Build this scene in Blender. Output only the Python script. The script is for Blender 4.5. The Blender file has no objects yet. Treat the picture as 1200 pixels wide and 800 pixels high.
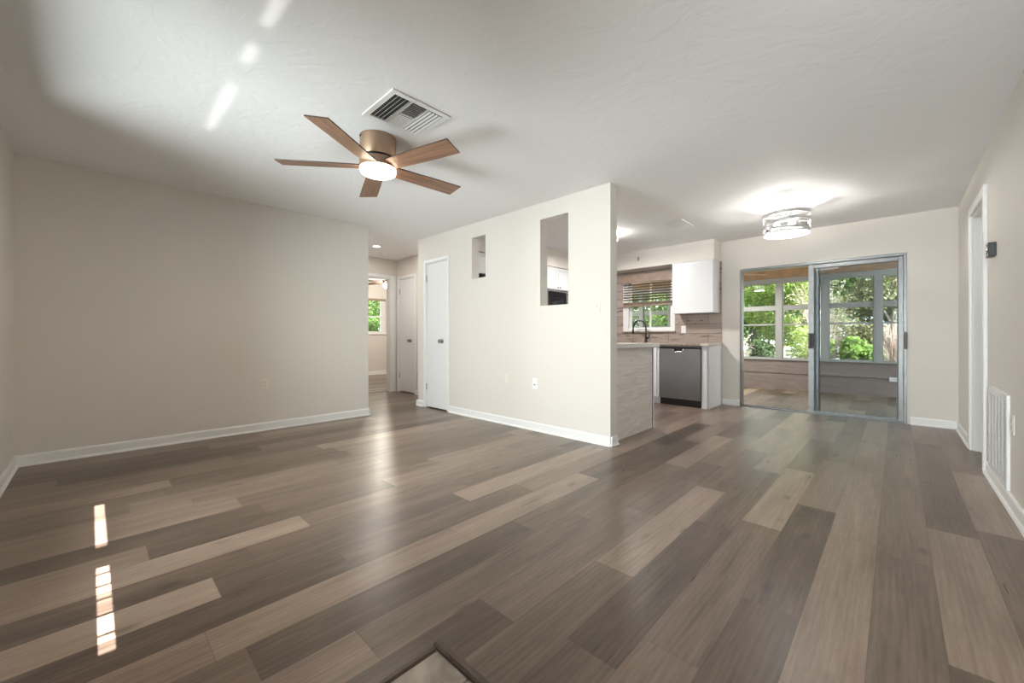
import bpy, bmesh, math, random
from mathutils import Vector, Matrix, noise
random.seed(7)
R = math.radians
PI = math.pi
C = bpy.context.scene.collection
scene = bpy.context.scene

# ------------------------------------------------------------------ camera
cam_d = bpy.data.cameras.new('camera'); cam = bpy.data.objects.new('camera', cam_d); C.objects.link(cam)
cam_d.sensor_width = 36.0; cam_d.sensor_fit = 'HORIZONTAL'
cam_d.lens = 468.915 / 1200 * 36.0
cam_d.shift_y = (394.38 - 400) / 1200
cam_d.clip_start = 0.02; cam_d.clip_end = 300
cam.location = (0, 0, 1.01467); cam.rotation_euler = (PI / 2, 0, R(43.872))
scene.camera = cam

# ------------------------------------------------------------------ light and exposure
scene.view_settings.view_transform = 'Standard'
scene.view_settings.look = 'None'
scene.view_settings.gamma = 1.0
scene.view_settings.use_curve_mapping = False
EXPOSURE = 0.46
scene.view_settings.exposure = EXPOSURE
SKY = 6.0
SUN = 48.0
STREAK_SUN = 1.9
FRONT_FILL_WIDE = 82.0
FRONT_FILL_NARROW = 100.0
FAN_GLOW = 11.0
DRUM_W = 32.0
KITCHEN_W = 34.0
HALL_W = 10.0
BED_W = 60.0
LANAI_SIDE = 90.0
LANAI_FAN = 30.0
scene.cycles.max_bounces = 10
scene.cycles.diffuse_bounces = 6
scene.cycles.glossy_bounces = 4
scene.cycles.transparent_max_bounces = 16
scene.cycles.sample_clamp_indirect = 6.0
scene.cycles.caustics_reflective = False
scene.cycles.caustics_refractive = False
scene.cycles.use_denoising = True

w = bpy.data.worlds.new('sky'); scene.world = w; w.use_nodes = True
wn = w.node_tree.nodes; wl = w.node_tree.links
bg = wn['Background']
sky = wn.new('ShaderNodeTexSky'); sky.sky_type = 'HOSEK_WILKIE'; sky.turbidity = 4.0
sky.sun_direction = Vector((math.cos(R(26.7)), 0, math.sin(R(26.7))))
mixw = wn.new('ShaderNodeMix'); mixw.data_type = 'RGBA'; mixw.inputs['Factor'].default_value = 0.75
wl.new(sky.outputs[0], mixw.inputs['A']); mixw.inputs['B'].default_value = (0.92, 0.97, 1.0, 1)
wl.new(mixw.outputs['Result'], bg.inputs[0]); bg.inputs[1].default_value = SKY

def lamp(name, kind, loc, energy, color=(1, 1, 1), rot=(0, 0, 0), **kw):
    d = bpy.data.lights.new(name, kind); d.energy = energy; d.color = color
    for k, v in kw.items(): setattr(d, k, v)
    o = bpy.data.objects.new(name, d); C.objects.link(o); o.location = loc; o.rotation_euler = rot
    return o
def aim(o, d): o.rotation_euler = Vector(d).to_track_quat('-Z', 'Y').to_euler()
ELEV = math.atan(0.503)
aim(lamp('sun', 'SUN', (20, 0, 10), SUN, (1, 0.98, 0.95), angle=R(0.15)), (-math.cos(ELEV), -0.006, -math.sin(ELEV)))
aim(lamp('upward_streak_sun', 'SUN', (20, 0, -10), STREAK_SUN, (1, 0.97, 0.93), angle=R(0.7)), (-math.cos(ELEV), 0, math.sin(ELEV)))  # second sun lamp, added and aimed upward to draw the ceiling streak
# added fill lights behind the camera, shining in through invented front windows
lamp('front_fill_wide', 'AREA', (-2.825, -0.575, 1.24), FRONT_FILL_WIDE, (0.97, 0.985, 1.0), (R(90), 0, 0), shape='RECTANGLE', size=1.65, size_y=2.04)
lamp('front_fill_narrow', 'AREA', (0.31, -0.575, 1.17), FRONT_FILL_NARROW, (0.97, 0.985, 1.0), (R(90), 0, 0), shape='RECTANGLE', size=0.34, size_y=2.1)

# fill lights added outside both sunroom ends to brighten its inside
lamp('sunroom_end_fill', 'AREA', (-6.6, 7.95, 1.4), LANAI_SIDE, (1.0, 0.99, 0.97), (0, R(-90), 0), shape='RECTANGLE', size=1.6, size_y=2.4)
lamp('sunroom_end_fill_right', 'AREA', (2.25, 7.95, 1.4), LANAI_SIDE * 0.8, (1.0, 0.99, 0.97), (0, R(90), 0), shape='RECTANGLE', size=1.6, size_y=2.4)

# ------------------------------------------------------------------ materials
def new_mat(name):
    m = bpy.data.materials.new(name); m.use_nodes = True
    n = m.node_tree.nodes; n.clear()
    o = n.new('ShaderNodeOutputMaterial'); b = n.new('ShaderNodeBsdfPrincipled')
    m.node_tree.links.new(b.outputs[0], o.inputs[0])
    return m, n, m.node_tree.links, b
def rgba(c): return (c[0], c[1], c[2], 1)
def plain(name, col, rough=0.5, metal=0.0, spec=0.5, var=0.0, scale=8.0, bump=0.0, bscale=60.0, emit=None, estr=0.0):
    m, n, l, b = new_mat(name)
    b.inputs['Base Color'].default_value = rgba(col)
    b.inputs['Roughness'].default_value = rough; b.inputs['Metallic'].default_value = metal
    b.inputs['Specular IOR Level'].default_value = spec
    tc = n.new('ShaderNodeTexCoord')
    if var > 0:
        t = n.new('ShaderNodeTexNoise'); t.inputs['Scale'].default_value = scale; t.inputs['Detail'].default_value = 4
        l.new(tc.outputs['Object'], t.inputs['Vector'])
        r = n.new('ShaderNodeValToRGB'); r.color_ramp.elements[0].position = 0.3; r.color_ramp.elements[1].position = 0.7
        r.color_ramp.elements[0].color = rgba([c * (1 - var) for c in col]); r.color_ramp.elements[1].color = rgba([min(1, c * (1 + var)) for c in col])
        l.new(t.outputs['Fac'], r.inputs[0]); l.new(r.outputs[0], b.inputs['Base Color'])
    if bump > 0:
        t2 = n.new('ShaderNodeTexNoise'); t2.inputs['Scale'].default_value = bscale; t2.inputs['Detail'].default_value = 5
        l.new(tc.outputs['Object'], t2.inputs['Vector'])
        bp = n.new('ShaderNodeBump'); bp.inputs['Strength'].default_value = bump; bp.inputs['Distance'].default_value = 0.01
        l.new(t2.outputs['Fac'], bp.inputs['Height']); l.new(bp.outputs[0], b.inputs['Normal'])
    if emit:
        b.inputs['Emission Color'].default_value = rgba(emit); b.inputs['Emission Strength'].default_value = estr
    return m
M = {}
M['wall'] = plain('wall_paint', (0.70, 0.662, 0.618), 0.6, spec=0.3, bump=0.10, bscale=90)
M['white'] = plain('white_trim_paint', (0.80, 0.80, 0.79), 0.38)
M['door'] = plain('door_paint', (0.76, 0.77, 0.78), 0.4)
M['cabinet'] = plain('white_cabinet_lacquer', (0.68, 0.685, 0.705), 0.3)
M['plastic'] = plain('ivory_plastic', (0.74, 0.70, 0.63), 0.35)
M['whiteplastic'] = plain('white_plastic', (0.83, 0.83, 0.82), 0.35)
M['dark'] = plain('dark_slot', (0.02, 0.02, 0.02), 0.6)
M['black'] = plain('black_plastic', (0.012, 0.012, 0.013), 0.35)
M['blackgloss'] = plain('black_glass', (0.01, 0.01, 0.012), 0.06)
M['steel'] = plain('brushed_steel', (0.34, 0.34, 0.345), 0.30, metal=1.0, var=0.06, scale=3)
M['nickel'] = plain('satin_nickel', (0.36, 0.34, 0.32), 0.3, metal=1.0)
M['bronze'] = plain('dark_bronze', (0.035, 0.03, 0.027), 0.35, metal=0.7)
M['alu'] = plain('mill_aluminium', (0.23, 0.235, 0.24), 0.38, metal=0.9, var=0.08, scale=15)
M['aludark'] = plain('dark_gasket', (0.10, 0.10, 0.10), 0.5)  # one dark grey for the gasket strips beside the glass
M['ventwhite'] = plain('register_enamel', (0.80, 0.80, 0.80), 0.35)
M['ductdark'] = plain('duct_inside', (0.05, 0.05, 0.05), 0.8)
M['chrome'] = plain('polished_chrome', (0.88, 0.88, 0.89), 0.25, metal=1.0)
M['copper'] = plain('brushed_copper_bronze', (0.43, 0.30, 0.21), 0.34, metal=0.9, var=0.05, scale=4)
M['fanlight'] = plain('fan_light_lens', (0.9, 0.88, 0.82), 0.4, emit=(1.0, 0.84, 0.62), estr=FAN_GLOW)
M['diffuser'] = plain('frosted_diffuser', (0.9, 0.9, 0.9), 0.4, emit=(1.0, 0.97, 0.93), estr=2.6)
M['bulb'] = plain('lit_bulb', (1, 1, 1), 0.4, emit=(1.0, 0.95, 0.88), estr=14)
M['domelit'] = plain('lit_dome', (0.9, 0.9, 0.9), 0.4, emit=(1.0, 0.97, 0.93), estr=2.2)
M['ledlit'] = plain('lit_led_disc', (0.9, 0.9, 0.9), 0.4, emit=(1.0, 0.96, 0.9), estr=10)
M['slats'] = plain('wooden_blind_slats', (0.26, 0.19, 0.14), 0.5, var=0.2, scale=12)
M['valance'] = plain('wooden_blind_valance', (0.34, 0.24, 0.19), 0.5, var=0.15, scale=10)
M['transition'] = plain('dark_walnut_reducer', (0.055, 0.034, 0.023), 0.5, var=0.25, scale=25)
M['beam'] = plain('stained_beam', (0.30, 0.19, 0.10), 0.6, var=0.2, scale=6)
M['lanai_frame'] = plain('grey_lanai_frame', (0.30, 0.305, 0.29), 0.5)
M['lanai_ceiling'] = plain('lanai_ceiling_paint', (0.60, 0.54, 0.45), 0.7)
M['lanai_blade'] = plain('pale_fan_blade', (0.55, 0.48, 0.40), 0.5)
M['exterior'] = plain('outside_stucco', (0.6, 0.58, 0.54), 0.8)
M['path'] = plain('pale_concrete', (0.24, 0.235, 0.235), 0.8, var=0.1, scale=2)
M['lawn'] = plain('sandy_lawn', (0.055, 0.07, 0.025), 0.9, var=0.5, scale=1.2)
M['bark'] = plain('grey_bark', (0.12, 0.095, 0.075), 0.9, var=0.3, scale=10, bump=0.5, bscale=20)
M['drywood'] = plain('dry_twigs', (0.42, 0.33, 0.28), 0.85, var=0.3, scale=5)
M['drypalm'] = plain('dead_fronds', (0.42, 0.30, 0.24), 0.85, var=0.3, scale=12)
def leaf_mat(name, a, b_):
    m, n, l, b = new_mat(name)
    g = n.new('ShaderNodeNewGeometry'); r = n.new('ShaderNodeValToRGB')
    r.color_ramp.elements[0].color = rgba(a); r.color_ramp.elements[1].color = rgba(b_)
    l.new(g.outputs['Random Per Island'], r.inputs[0]); l.new(r.outputs[0], b.inputs['Base Color'])
    b.inputs['Roughness'].default_value = 0.6
    tr = n.new('ShaderNodeBsdfTranslucent'); mx = n.new('ShaderNodeMixShader'); mx.inputs[0].default_value = 0.55
    l.new(r.outputs[0], tr.inputs[0]); l.new(b.outputs[0], mx.inputs[1]); l.new(tr.outputs[0], mx.inputs[2])
    out = [x for x in n if x.type == 'OUTPUT_MATERIAL'][0]; l.new(mx.outputs[0], out.inputs[0])
    return m
M['leaf_green'] = leaf_mat('fresh_green_leaves', (0.03, 0.075, 0.015), (0.15, 0.24, 0.05))
M['leaf_dark'] = leaf_mat('deep_green_leaves', (0.015, 0.035, 0.012), (0.07, 0.12, 0.035))
M['leaf_lime'] = leaf_mat('lime_leaves', (0.12, 0.20, 0.03), (0.30, 0.40, 0.09))
M['leaf_olive'] = leaf_mat('olive_leaves', (0.08, 0.085, 0.035), (0.24, 0.21, 0.09))
M['leaf_pink'] = leaf_mat('rusty_pink_leaves', (0.13, 0.085, 0.06), (0.36, 0.27, 0.20))

# ceiling: white with a faint skip-trowel texture
m, n, l, b = new_mat('ceiling_paint'); M['ceiling'] = m
b.inputs['Base Color'].default_value = (0.85, 0.85, 0.855, 1); b.inputs['Roughness'].default_value = 0.7; b.inputs['Specular IOR Level'].default_value = 0.2
tc = n.new('ShaderNodeTexCoord'); t1 = n.new('ShaderNodeTexNoise'); t1.inputs['Scale'].default_value = 2.3; t1.inputs['Detail'].default_value = 6; t1.inputs['Distortion'].default_value = 3.0
t2 = n.new('ShaderNodeTexNoise'); t2.inputs['Scale'].default_value = 45; t2.inputs['Detail'].default_value = 3
l.new(tc.outputs['Object'], t1.inputs['Vector']); l.new(tc.outputs['Object'], t2.inputs['Vector'])
rr = n.new('ShaderNodeValToRGB'); rr.color_ramp.elements[0].position = 0.46; rr.color_ramp.elements[1].position = 0.53
l.new(t1.outputs['Fac'], rr.inputs[0])
ad = n.new('ShaderNodeMath'); ad.operation = 'MULTIPLY_ADD'; ad.inputs[1].default_value = 0.35
l.new(t2.outputs['Fac'], ad.inputs[0]); l.new(rr.outputs[0], ad.inputs[2])
bp = n.new('ShaderNodeBump'); bp.inputs['Strength'].default_value = 0.085; bp.inputs['Distance'].default_value = 0.012
l.new(ad.outputs[0], bp.inputs['Height']); l.new(bp.outputs[0], b.inputs['Normal'])

# vinyl plank floor: plank tone comes from the plank itself, grain from noise along the plank
def plank_mat(name, stops, rough=0.29, groove=0.3, spec=0.5):
    m, n, l, b = new_mat(name)
    at = n.new('ShaderNodeAttribute'); at.attribute_name = 'tone'
    sep = n.new('ShaderNodeSeparateColor'); l.new(at.outputs['Color'], sep.inputs[0])
    tc = n.new('ShaderNodeTexCoord')
    off = n.new('ShaderNodeCombineXYZ')
    mo = n.new('ShaderNodeMath'); mo.operation = 'MULTIPLY'; mo.inputs[1].default_value = 37.0
    l.new(sep.outputs[1], mo.inputs[0]); l.new(mo.outputs[0], off.inputs[2])
    va = n.new('ShaderNodeVectorMath'); va.operation = 'ADD'
    l.new(tc.outputs['Object'], va.inputs[0]); l.new(off.outputs[0], va.inputs[1])
    def nz(sc, detail, dist=0.0):
        mp = n.new('ShaderNodeMapping'); mp.inputs['Scale'].default_value = sc
        l.new(va.outputs[0], mp.inputs['Vector'])
        t = n.new('ShaderNodeTexNoise'); t.inputs['Scale'].default_value = 1.0; t.inputs['Detail'].default_value = detail; t.inputs['Distortion'].default_value = dist
        l.new(mp.outputs[0], t.inputs['Vector']); return t.outputs['Fac']
    g1 = nz((11, 1.3, 1), 3, 0.6)      # broad cloudy streaks
    g2 = nz((70, 2.6, 1), 6, 0.8)      # fine grain
    g3 = nz((26, 4.5, 1), 3, 1.4)      # wavy cathedral figure
    g4 = nz((300, 16, 1), 4, 0.3)       # fine open pores
    mpw = n.new('ShaderNodeMapping'); mpw.inputs['Scale'].default_value = (9, 0.9, 1); l.new(va.outputs[0], mpw.inputs['Vector'])
    wv = n.new('ShaderNodeTexWave'); wv.wave_type = 'BANDS'; wv.bands_direction = 'X'; wv.inputs['Scale'].default_value = 1.6; wv.inputs['Distortion'].default_value = 9.0; wv.inputs['Detail'].default_value = 3.0; wv.inputs['Detail Scale'].default_value = 0.9
    l.new(mpw.outputs[0], wv.inputs['Vector']); g5 = wv.outputs['Fac']
    def madd(a, k, c):
        x = n.new('ShaderNodeMath'); x.operation = 'MULTIPLY_ADD'; l.new(a, x.inputs[0]); x.inputs[1].default_value = k
        if isinstance(c, (int, float)): x.inputs[2].default_value = c
        else: l.new(c, x.inputs[2])
        return x.outputs[0]
    v = madd(g1, 0.50, -0.25 - 0.16 - 0.09 - 0.10 - 0.03 + 0.0)
    v = madd(g2, 0.32, v); v = madd(g3, 0.18, v); v = madd(g4, 0.20, v); v = madd(g5, 0.06, v)
    v = madd(sep.outputs[0], 1.04, v)
    rp = n.new('ShaderNodeValToRGB'); e = rp.color_ramp.elements
    e[0].position = stops[0][0]; e[0].color = rgba(stops[0][1]); e[1].position = stops[-1][0]; e[1].color = rgba(stops[-1][1])
    for p_, c_ in stops[1:-1]:
        x = e.new(p_); x.color = rgba(c_)
    l.new(v, rp.inputs[0])
    # dark knots
    mp = n.new('ShaderNodeMapping'); mp.inputs['Scale'].default_value = (5.5, 2.2, 1); l.new(va.outputs[0], mp.inputs['Vector'])
    vo = n.new('ShaderNodeTexVoronoi'); vo.inputs['Scale'].default_value = 1.0; l.new(mp.outputs[0], vo.inputs['Vector'])
    kr = n.new('ShaderNodeMapRange'); kr.inputs['From Min'].default_value = 0.03; kr.inputs['From Max'].default_value = 0.14; kr.inputs['To Min'].default_value = 0.55; kr.inputs['To Max'].default_value = 1.0
    l.new(vo.outputs['Distance'], kr.inputs['Value'])
    # bevelled plank edges from the plank's own UV (u across, v along, metres)
    uv = n.new('ShaderNodeUVMap'); uv.uv_map = 'plank'
    su = n.new('ShaderNodeSeparateXYZ'); l.new(uv.outputs[0], su.inputs[0])
    mn = n.new('ShaderNodeMath'); mn.operation = 'MINIMUM'; l.new(su.outputs[0], mn.inputs[0]); l.new(su.outputs[1], mn.inputs[1])
    er = n.new('ShaderNodeMapRange'); er.inputs['From Min'].default_value = 0.0006; er.inputs['From Max'].default_value = 0.0022; er.inputs['To Min'].default_value = 1 - groove; er.inputs['To Max'].default_value = 1.0
    l.new(mn.outputs[0], er.inputs['Value'])
    mm = n.new('ShaderNodeMath'); mm.operation = 'MULTIPLY'; l.new(kr.outputs[0], mm.inputs[0]); l.new(er.outputs[0], mm.inputs[1])
    vm = n.new('ShaderNodeVectorMath'); vm.operation = 'SCALE'; l.new(rp.outputs[0], vm.inputs[0]); l.new(mm.outputs[0], vm.inputs['Scale'])
    l.new(vm.outputs[0], b.inputs['Base Color']); b.inputs['Specular IOR Level'].default_value = spec
    rg = n.new('ShaderNodeMapRange'); rg.inputs['To Min'].default_value = rough - 0.06; rg.inputs['To Max'].default_value = rough + 0.10
    l.new(g2, rg.inputs['Value']); l.new(rg.outputs[0], b.inputs['Roughness'])
    bp = n.new('ShaderNodeBump'); bp.inputs['Strength'].default_value = 0.05; bp.inputs['Distance'].default_value = 0.004
    l.new(g2, bp.inputs['Height']); l.new(bp.outputs[0], b.inputs['Normal'])
    return m
M['floor'] = plank_mat('vinyl_plank_floor', [(-0.0, (0.036, 0.025, 0.019)), (0.3, (0.102, 0.071, 0.053)), (0.6, (0.205, 0.148, 0.114)), (1.0, (0.385, 0.29, 0.228))])
M['lanai_floor'] = plank_mat('lanai_plank_tile', [(0.1, (0.07, 0.053, 0.037)), (0.5, (0.17, 0.133, 0.095)), (0.9, (0.32, 0.26, 0.19))], 0.55, spec=0.15)

# wood with grain along one axis (object coords): scale vector small along the grain
def wood(name, c0, c1, scale, rough=0.45, dist=1.0, p0=0.3, p1=0.7):
    m, n, l, b = new_mat(name)
    tc = n.new('ShaderNodeTexCoord'); mp = n.new('ShaderNodeMapping'); mp.inputs['Scale'].default_value = scale
    l.new(tc.outputs['UV' if name.startswith('fan') else 'Object'], mp.inputs['Vector'])
    t = n.new('ShaderNodeTexNoise'); t.inputs['Scale'].default_value = 1; t.inputs['Detail'].default_value = 6; t.inputs['Distortion'].default_value = dist
    l.new(mp.outputs[0], t.inputs['Vector'])
    r = n.new('ShaderNodeValToRGB'); r.color_ramp.elements[0].position = p0; r.color_ramp.elements[1].position = p1
    r.color_ramp.elements[0].color = rgba(c0); r.color_ramp.elements[1].color = rgba(c1)
    l.new(t.outputs['Fac'], r.inputs[0]); l.new(r.outputs[0], b.inputs['Base Color']); b.inputs['Roughness'].default_value = rough
    return m
M['blade'] = wood('fan_blade_walnut', (0.17, 0.09, 0.055), (0.36, 0.205, 0.13), (2.5, 45, 1), 0.42)
M['bladeedge'] = plain('fan_blade_dark_edge', (0.06, 0.035, 0.025), 0.5)
M['panelwood'] = wood('weathered_grey_panel', (0.56, 0.50, 0.455), (0.74, 0.68, 0.635), (1, 2.2, 26), 0.5, 1.5)
M['siding'] = wood('lanai_siding', (0.17, 0.133, 0.120), (0.24, 0.195, 0.178), (3, 1, 30), 0.6, 1.2)
M['stone'] = plain('speckled_granite', (0.55, 0.50, 0.45), 0.25, var=0.35, scale=90)
M['stonedark'] = plain('brown_granite_counter', (0.30, 0.24, 0.20), 0.25, var=0.45, scale=70)

# entry tile
m, n, l, b = new_mat('entry_stone_tile'); M['tile'] = m
tc = n.new('ShaderNodeTexCoord'); t = n.new('ShaderNodeTexNoise'); t.inputs['Scale'].default_value = 5; t.inputs['Detail'].default_value = 8; t.inputs['Distortion'].default_value = 2.5
l.new(tc.outputs['Object'], t.inputs['Vector']); r = n.new('ShaderNodeValToRGB')
r.color_ramp.elements[0].position = 0.35; r.color_ramp.elements[1].position = 0.62
r.color_ramp.elements[0].color = (0.22, 0.185, 0.155, 1); r.color_ramp.elements[1].color = (0.40, 0.35, 0.305, 1)
l.new(t.outputs['Fac'], r.inputs[0])
br = n.new('ShaderNodeTexBrick'); br.offset = 0; br.inputs['Scale'].default_value = 1; br.inputs['Mortar Size'].default_value = 0.004
br.inputs['Brick Width'].default_value = 0.46; br.inputs['Row Height'].default_value = 0.46
br.inputs['Mortar'].default_value = (0.14, 0.12, 0.10, 1); l.new(tc.outputs['Object'], br.inputs['Vector'])
l.new(r.outputs[0], br.inputs['Color1']); l.new(r.outputs[0], br.inputs['Color2']); l.new(br.outputs[0], b.inputs['Base Color']); b.inputs['Roughness'].default_value = 0.4

# backsplash: plank-like taupe tiles with dark cracks; x -> u, z -> v
m, n, l, b = new_mat('backsplash_plank_tile'); M['splash'] = m
tc = n.new('ShaderNodeTexCoord'); sp = n.new('ShaderNodeSeparateXYZ'); cb = n.new('ShaderNodeCombineXYZ')
l.new(tc.outputs['Object'], sp.inputs[0]); l.new(sp.outputs[0], cb.inputs[0]); l.new(sp.outputs[2], cb.inputs[1])
br = n.new('ShaderNodeTexBrick'); br.offset = 0.37; br.inputs['Scale'].default_value = 1; br.inputs['Brick Width'].default_value = 0.62; br.inputs['Row Height'].default_value = 0.152
br.inputs['Mortar Size'].default_value = 0.0035; br.inputs['Color1'].default_value = (0.45, 0.365, 0.32, 1); br.inputs['Color2'].default_value = (0.34, 0.275, 0.24, 1); br.inputs['Mortar'].default_value = (0.09, 0.065, 0.055, 1)
l.new(cb.outputs[0], br.inputs['Vector'])
mp = n.new('ShaderNodeMapping'); mp.inputs['Scale'].default_value = (3.5, 24, 1); l.new(cb.outputs[0], mp.inputs['Vector'])
t = n.new('ShaderNodeTexNoise'); t.inputs['Scale'].default_value = 1; t.inputs['Detail'].default_value = 5; t.inputs['Distortion'].default_value = 1.2; l.new(mp.outputs[0], t.inputs['Vector'])
mr = n.new('ShaderNodeMapRange'); mr.inputs['From Min'].default_value = 0.3; mr.inputs['From Max'].default_value = 0.43; mr.inputs['To Min'].default_value = 0.18; mr.inputs['To Max'].default_value = 1.0; l.new(t.outputs['Fac'], mr.inputs['Value'])
vm = n.new('ShaderNodeVectorMath'); vm.operation = 'SCALE'; l.new(br.outputs[0], vm.inputs[0]); l.new(mr.outputs[0], vm.inputs['Scale'])
l.new(vm.outputs[0], b.inputs['Base Color']); b.inputs['Roughness'].default_value = 0.4

# flat window glass: mostly clear, tinted, with a mirror reflection at grazing angles
def glass_mat(name, tint, ior=1.5, gain=1.0):
    m = bpy.data.materials.new(name); m.use_nodes = True; n = m.node_tree.nodes; l = m.node_tree.links; n.clear()
    o = n.new('ShaderNodeOutputMaterial'); t = n.new('ShaderNodeBsdfTransparent'); t.inputs[0].default_value = rgba(tint)
    g = n.new('ShaderNodeBsdfGlossy'); g.inputs['Roughness'].default_value = 0.0
    f = n.new('ShaderNodeFresnel'); f.inputs[0].default_value = ior; mx = n.new('ShaderNodeMixShader')
    k = n.new('ShaderNodeMath'); k.operation = 'MULTIPLY'; k.inputs[1].default_value = gain; k.use_clamp = True
    l.new(f.outputs[0], k.inputs[0]); l.new(k.outputs[0], mx.inputs[0])
    l.new(t.outputs[0], mx.inputs[1]); l.new(g.outputs[0], mx.inputs[2]); l.new(mx.outputs[0], o.inputs[0])
    return m
M['glass'] = glass_mat('clear_window_glass', (0.90, 0.93, 0.92))
M['glassgrey'] = glass_mat('grey_slider_glass', (0.88, 0.91, 0.93), gain=0.9)
M['shadeglass'] = glass_mat('clear_shade_glass', (0.96, 0.96, 0.96))

# ------------------------------------------------------------------ mesh helpers
class MB:
    """collects shapes in world coordinates; build() links them as one mesh object"""
    def __init__(s): s.bm = bmesh.new()
    def box(s, x0, y0, z0, x1, y1, z1, bev=0.0, seg=1):
        b = bmesh.new()
        bmesh.ops.create_cube(b, size=1)
        for v in b.verts:
            v.co = Vector(((x0 + x1) / 2 + v.co.x * (x1 - x0), (y0 + y1) / 2 + v.co.y * (y1 - y0), (z0 + z1) / 2 + v.co.z * (z1 - z0)))
        if bev > 0: bmesh.ops.bevel(b, geom=list(b.edges), offset=bev, segments=seg, profile=0.5, affect='EDGES')
        return s.merge(b)
    def merge(s, b, mat=None):
        if mat is not None: bmesh.ops.transform(b, matrix=mat, verts=list(b.verts))
        bmesh.ops.recalc_face_normals(b, faces=list(b.faces))
        me = bpy.data.meshes.new('t'); b.to_mesh(me); b.free(); s.bm.from_mesh(me); bpy.data.meshes.remove(me)
        return s
    def obox(s, mat, sx, sy, sz, bev=0.0):
        b = bmesh.new(); bmesh.ops.create_cube(b, size=1)
        for v in b.verts: v.co = Vector((v.co.x * sx, v.co.y * sy, v.co.z * sz))
        if bev > 0: bmesh.ops.bevel(b, geom=list(b.edges), offset=bev, segments=1, profile=0.5, affect='EDGES')
        return s.merge(b, mat)
    def prism(s, pts, a, d0, d1):
        """polygon pts in the two axes other than a (cyclic order), extruded along axis a from d0 to d1"""
        b = bmesh.new()
        def P(p, d):
            c = [0, 0, 0]; o = [i for i in range(3) if i != a]; c[a] = d; c[o[0]] = p[0]; c[o[1]] = p[1]; return b.verts.new(c)
        A = [P(p, d0) for p in pts]; B = [P(p, d1) for p in pts]; k = len(pts)
        b.faces.new(A); b.faces.new(B[::-1])
        for i in range(k): b.faces.new((A[i], A[(i + 1) % k], B[(i + 1) % k], B[i]))
        return s.merge(b)
    def lathe(s, prof, c, axis=(0, 0, 1), n=40, cap=True):
        """prof: (radius, height) list along the axis from c"""
        b = bmesh.new(); rings = []
        q = Vector((0, 0, 1)).rotation_difference(Vector(axis).normalized()).to_matrix().to_4x4()
        for r, h in prof:
            if r < 1e-6: rings.append([b.verts.new((0, 0, h))])
            else: rings.append([b.verts.new((r * math.cos(2 * PI * i / n), r * math.sin(2 * PI * i / n), h)) for i in range(n)])
        for A, B in zip(rings, rings[1:]):
            for i in range(n):
                j = (i + 1) % n
                if len(A) == 1 and len(B) == 1: continue
                if len(A) == 1: b.faces.new((A[0], B[i], B[j]))
                elif len(B) == 1: b.faces.new((A[i], A[j], B[0]))
                else: b.faces.new((A[i], A[j], B[j], B[i]))
        if cap:
            for r in (rings[0], rings[-1]):
                if len(r) > 1: b.faces.new(r)
        return s.merge(b, Matrix.Translation(c) @ q)
    def tube(s, pts, r, n=8, cap=True):
        b = bmesh.new(); pts = [Vector(p) for p in pts]; rs = r if isinstance(r, (list, tuple)) else [r] * len(pts); rings = []
        up = Vector((0.123, 0.321, 0.9)).normalized()
        for i, p in enumerate(pts):
            d = (pts[min(i + 1, len(pts) - 1)] - pts[max(i - 1, 0)]).normalized()
            u = d.cross(up)
            if u.length < 1e-3: u = d.cross(Vector((1, 0, 0)))
            u.normalize(); v = d.cross(u); up = -u.cross(d) if False else up
            rings.append([b.verts.new(p + (u * math.cos(2 * PI * k / n) + v * math.sin(2 * PI * k / n)) * rs[i]) for k in range(n)])
        for A, B in zip(rings, rings[1:]):
            for k in range(n): b.faces.new((A[k], A[(k + 1) % n], B[(k + 1) % n], B[k]))
        if cap and n > 2:
            b.faces.new(rings[0]); b.faces.new(rings[-1])
        return s.merge(b)
    def wall(s, axis, d0, d1, a0, a1, z0, z1, holes=()):
        """slab normal to axis (0 = x, 1 = y) between d0 and d1, spanning a0..a1 and z0..z1, with rectangular holes (a0,a1,z0,z1)"""
        A = sorted({a0, a1, *[min(max(h[i], a0), a1) for h in holes for i in (0, 1)]})
        Z = sorted({z0, z1, *[min(max(h[i], z0), z1) for h in holes for i in (2, 3)]})
        def solid(i, j):
            if i < 0 or j < 0 or i >= len(A) - 1 or j >= len(Z) - 1: return False
            ca, cz = (A[i] + A[i + 1]) / 2, (Z[j] + Z[j + 1]) / 2
            return not any(h[0] < ca < h[1] and h[2] < cz < h[3] for h in holes)
        b = bmesh.new()
        def V(d, a, z): return b.verts.new((d, a, z) if axis == 0 else (a, d, z))
        for i in range(len(A) - 1):
            for j in range(len(Z) - 1):
                if not solid(i, j): continue
                x0, x1, y0, y1 = A[i], A[i + 1], Z[j], Z[j + 1]
                for d in (d0, d1): b.faces.new([V(d, x0, y0), V(d, x1, y0), V(d, x1, y1), V(d, x0, y1)])
                for ok, e in ((solid(i - 1, j), ((x0, y0), (x0, y1))), (solid(i + 1, j), ((x1, y0), (x1, y1))), (solid(i, j - 1), ((x0, y0), (x1, y0))), (solid(i, j + 1), ((x0, y1), (x1, y1)))):
                    if not ok:
                        (p, q), (r_, t_) = e
                        b.faces.new([V(d0, p, q), V(d0, r_, t_), V(d1, r_, t_), V(d1, p, q)])
        bmesh.ops.remove_doubles(b, verts=list(b.verts), dist=1e-5)
        return s.merge(b)
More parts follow.
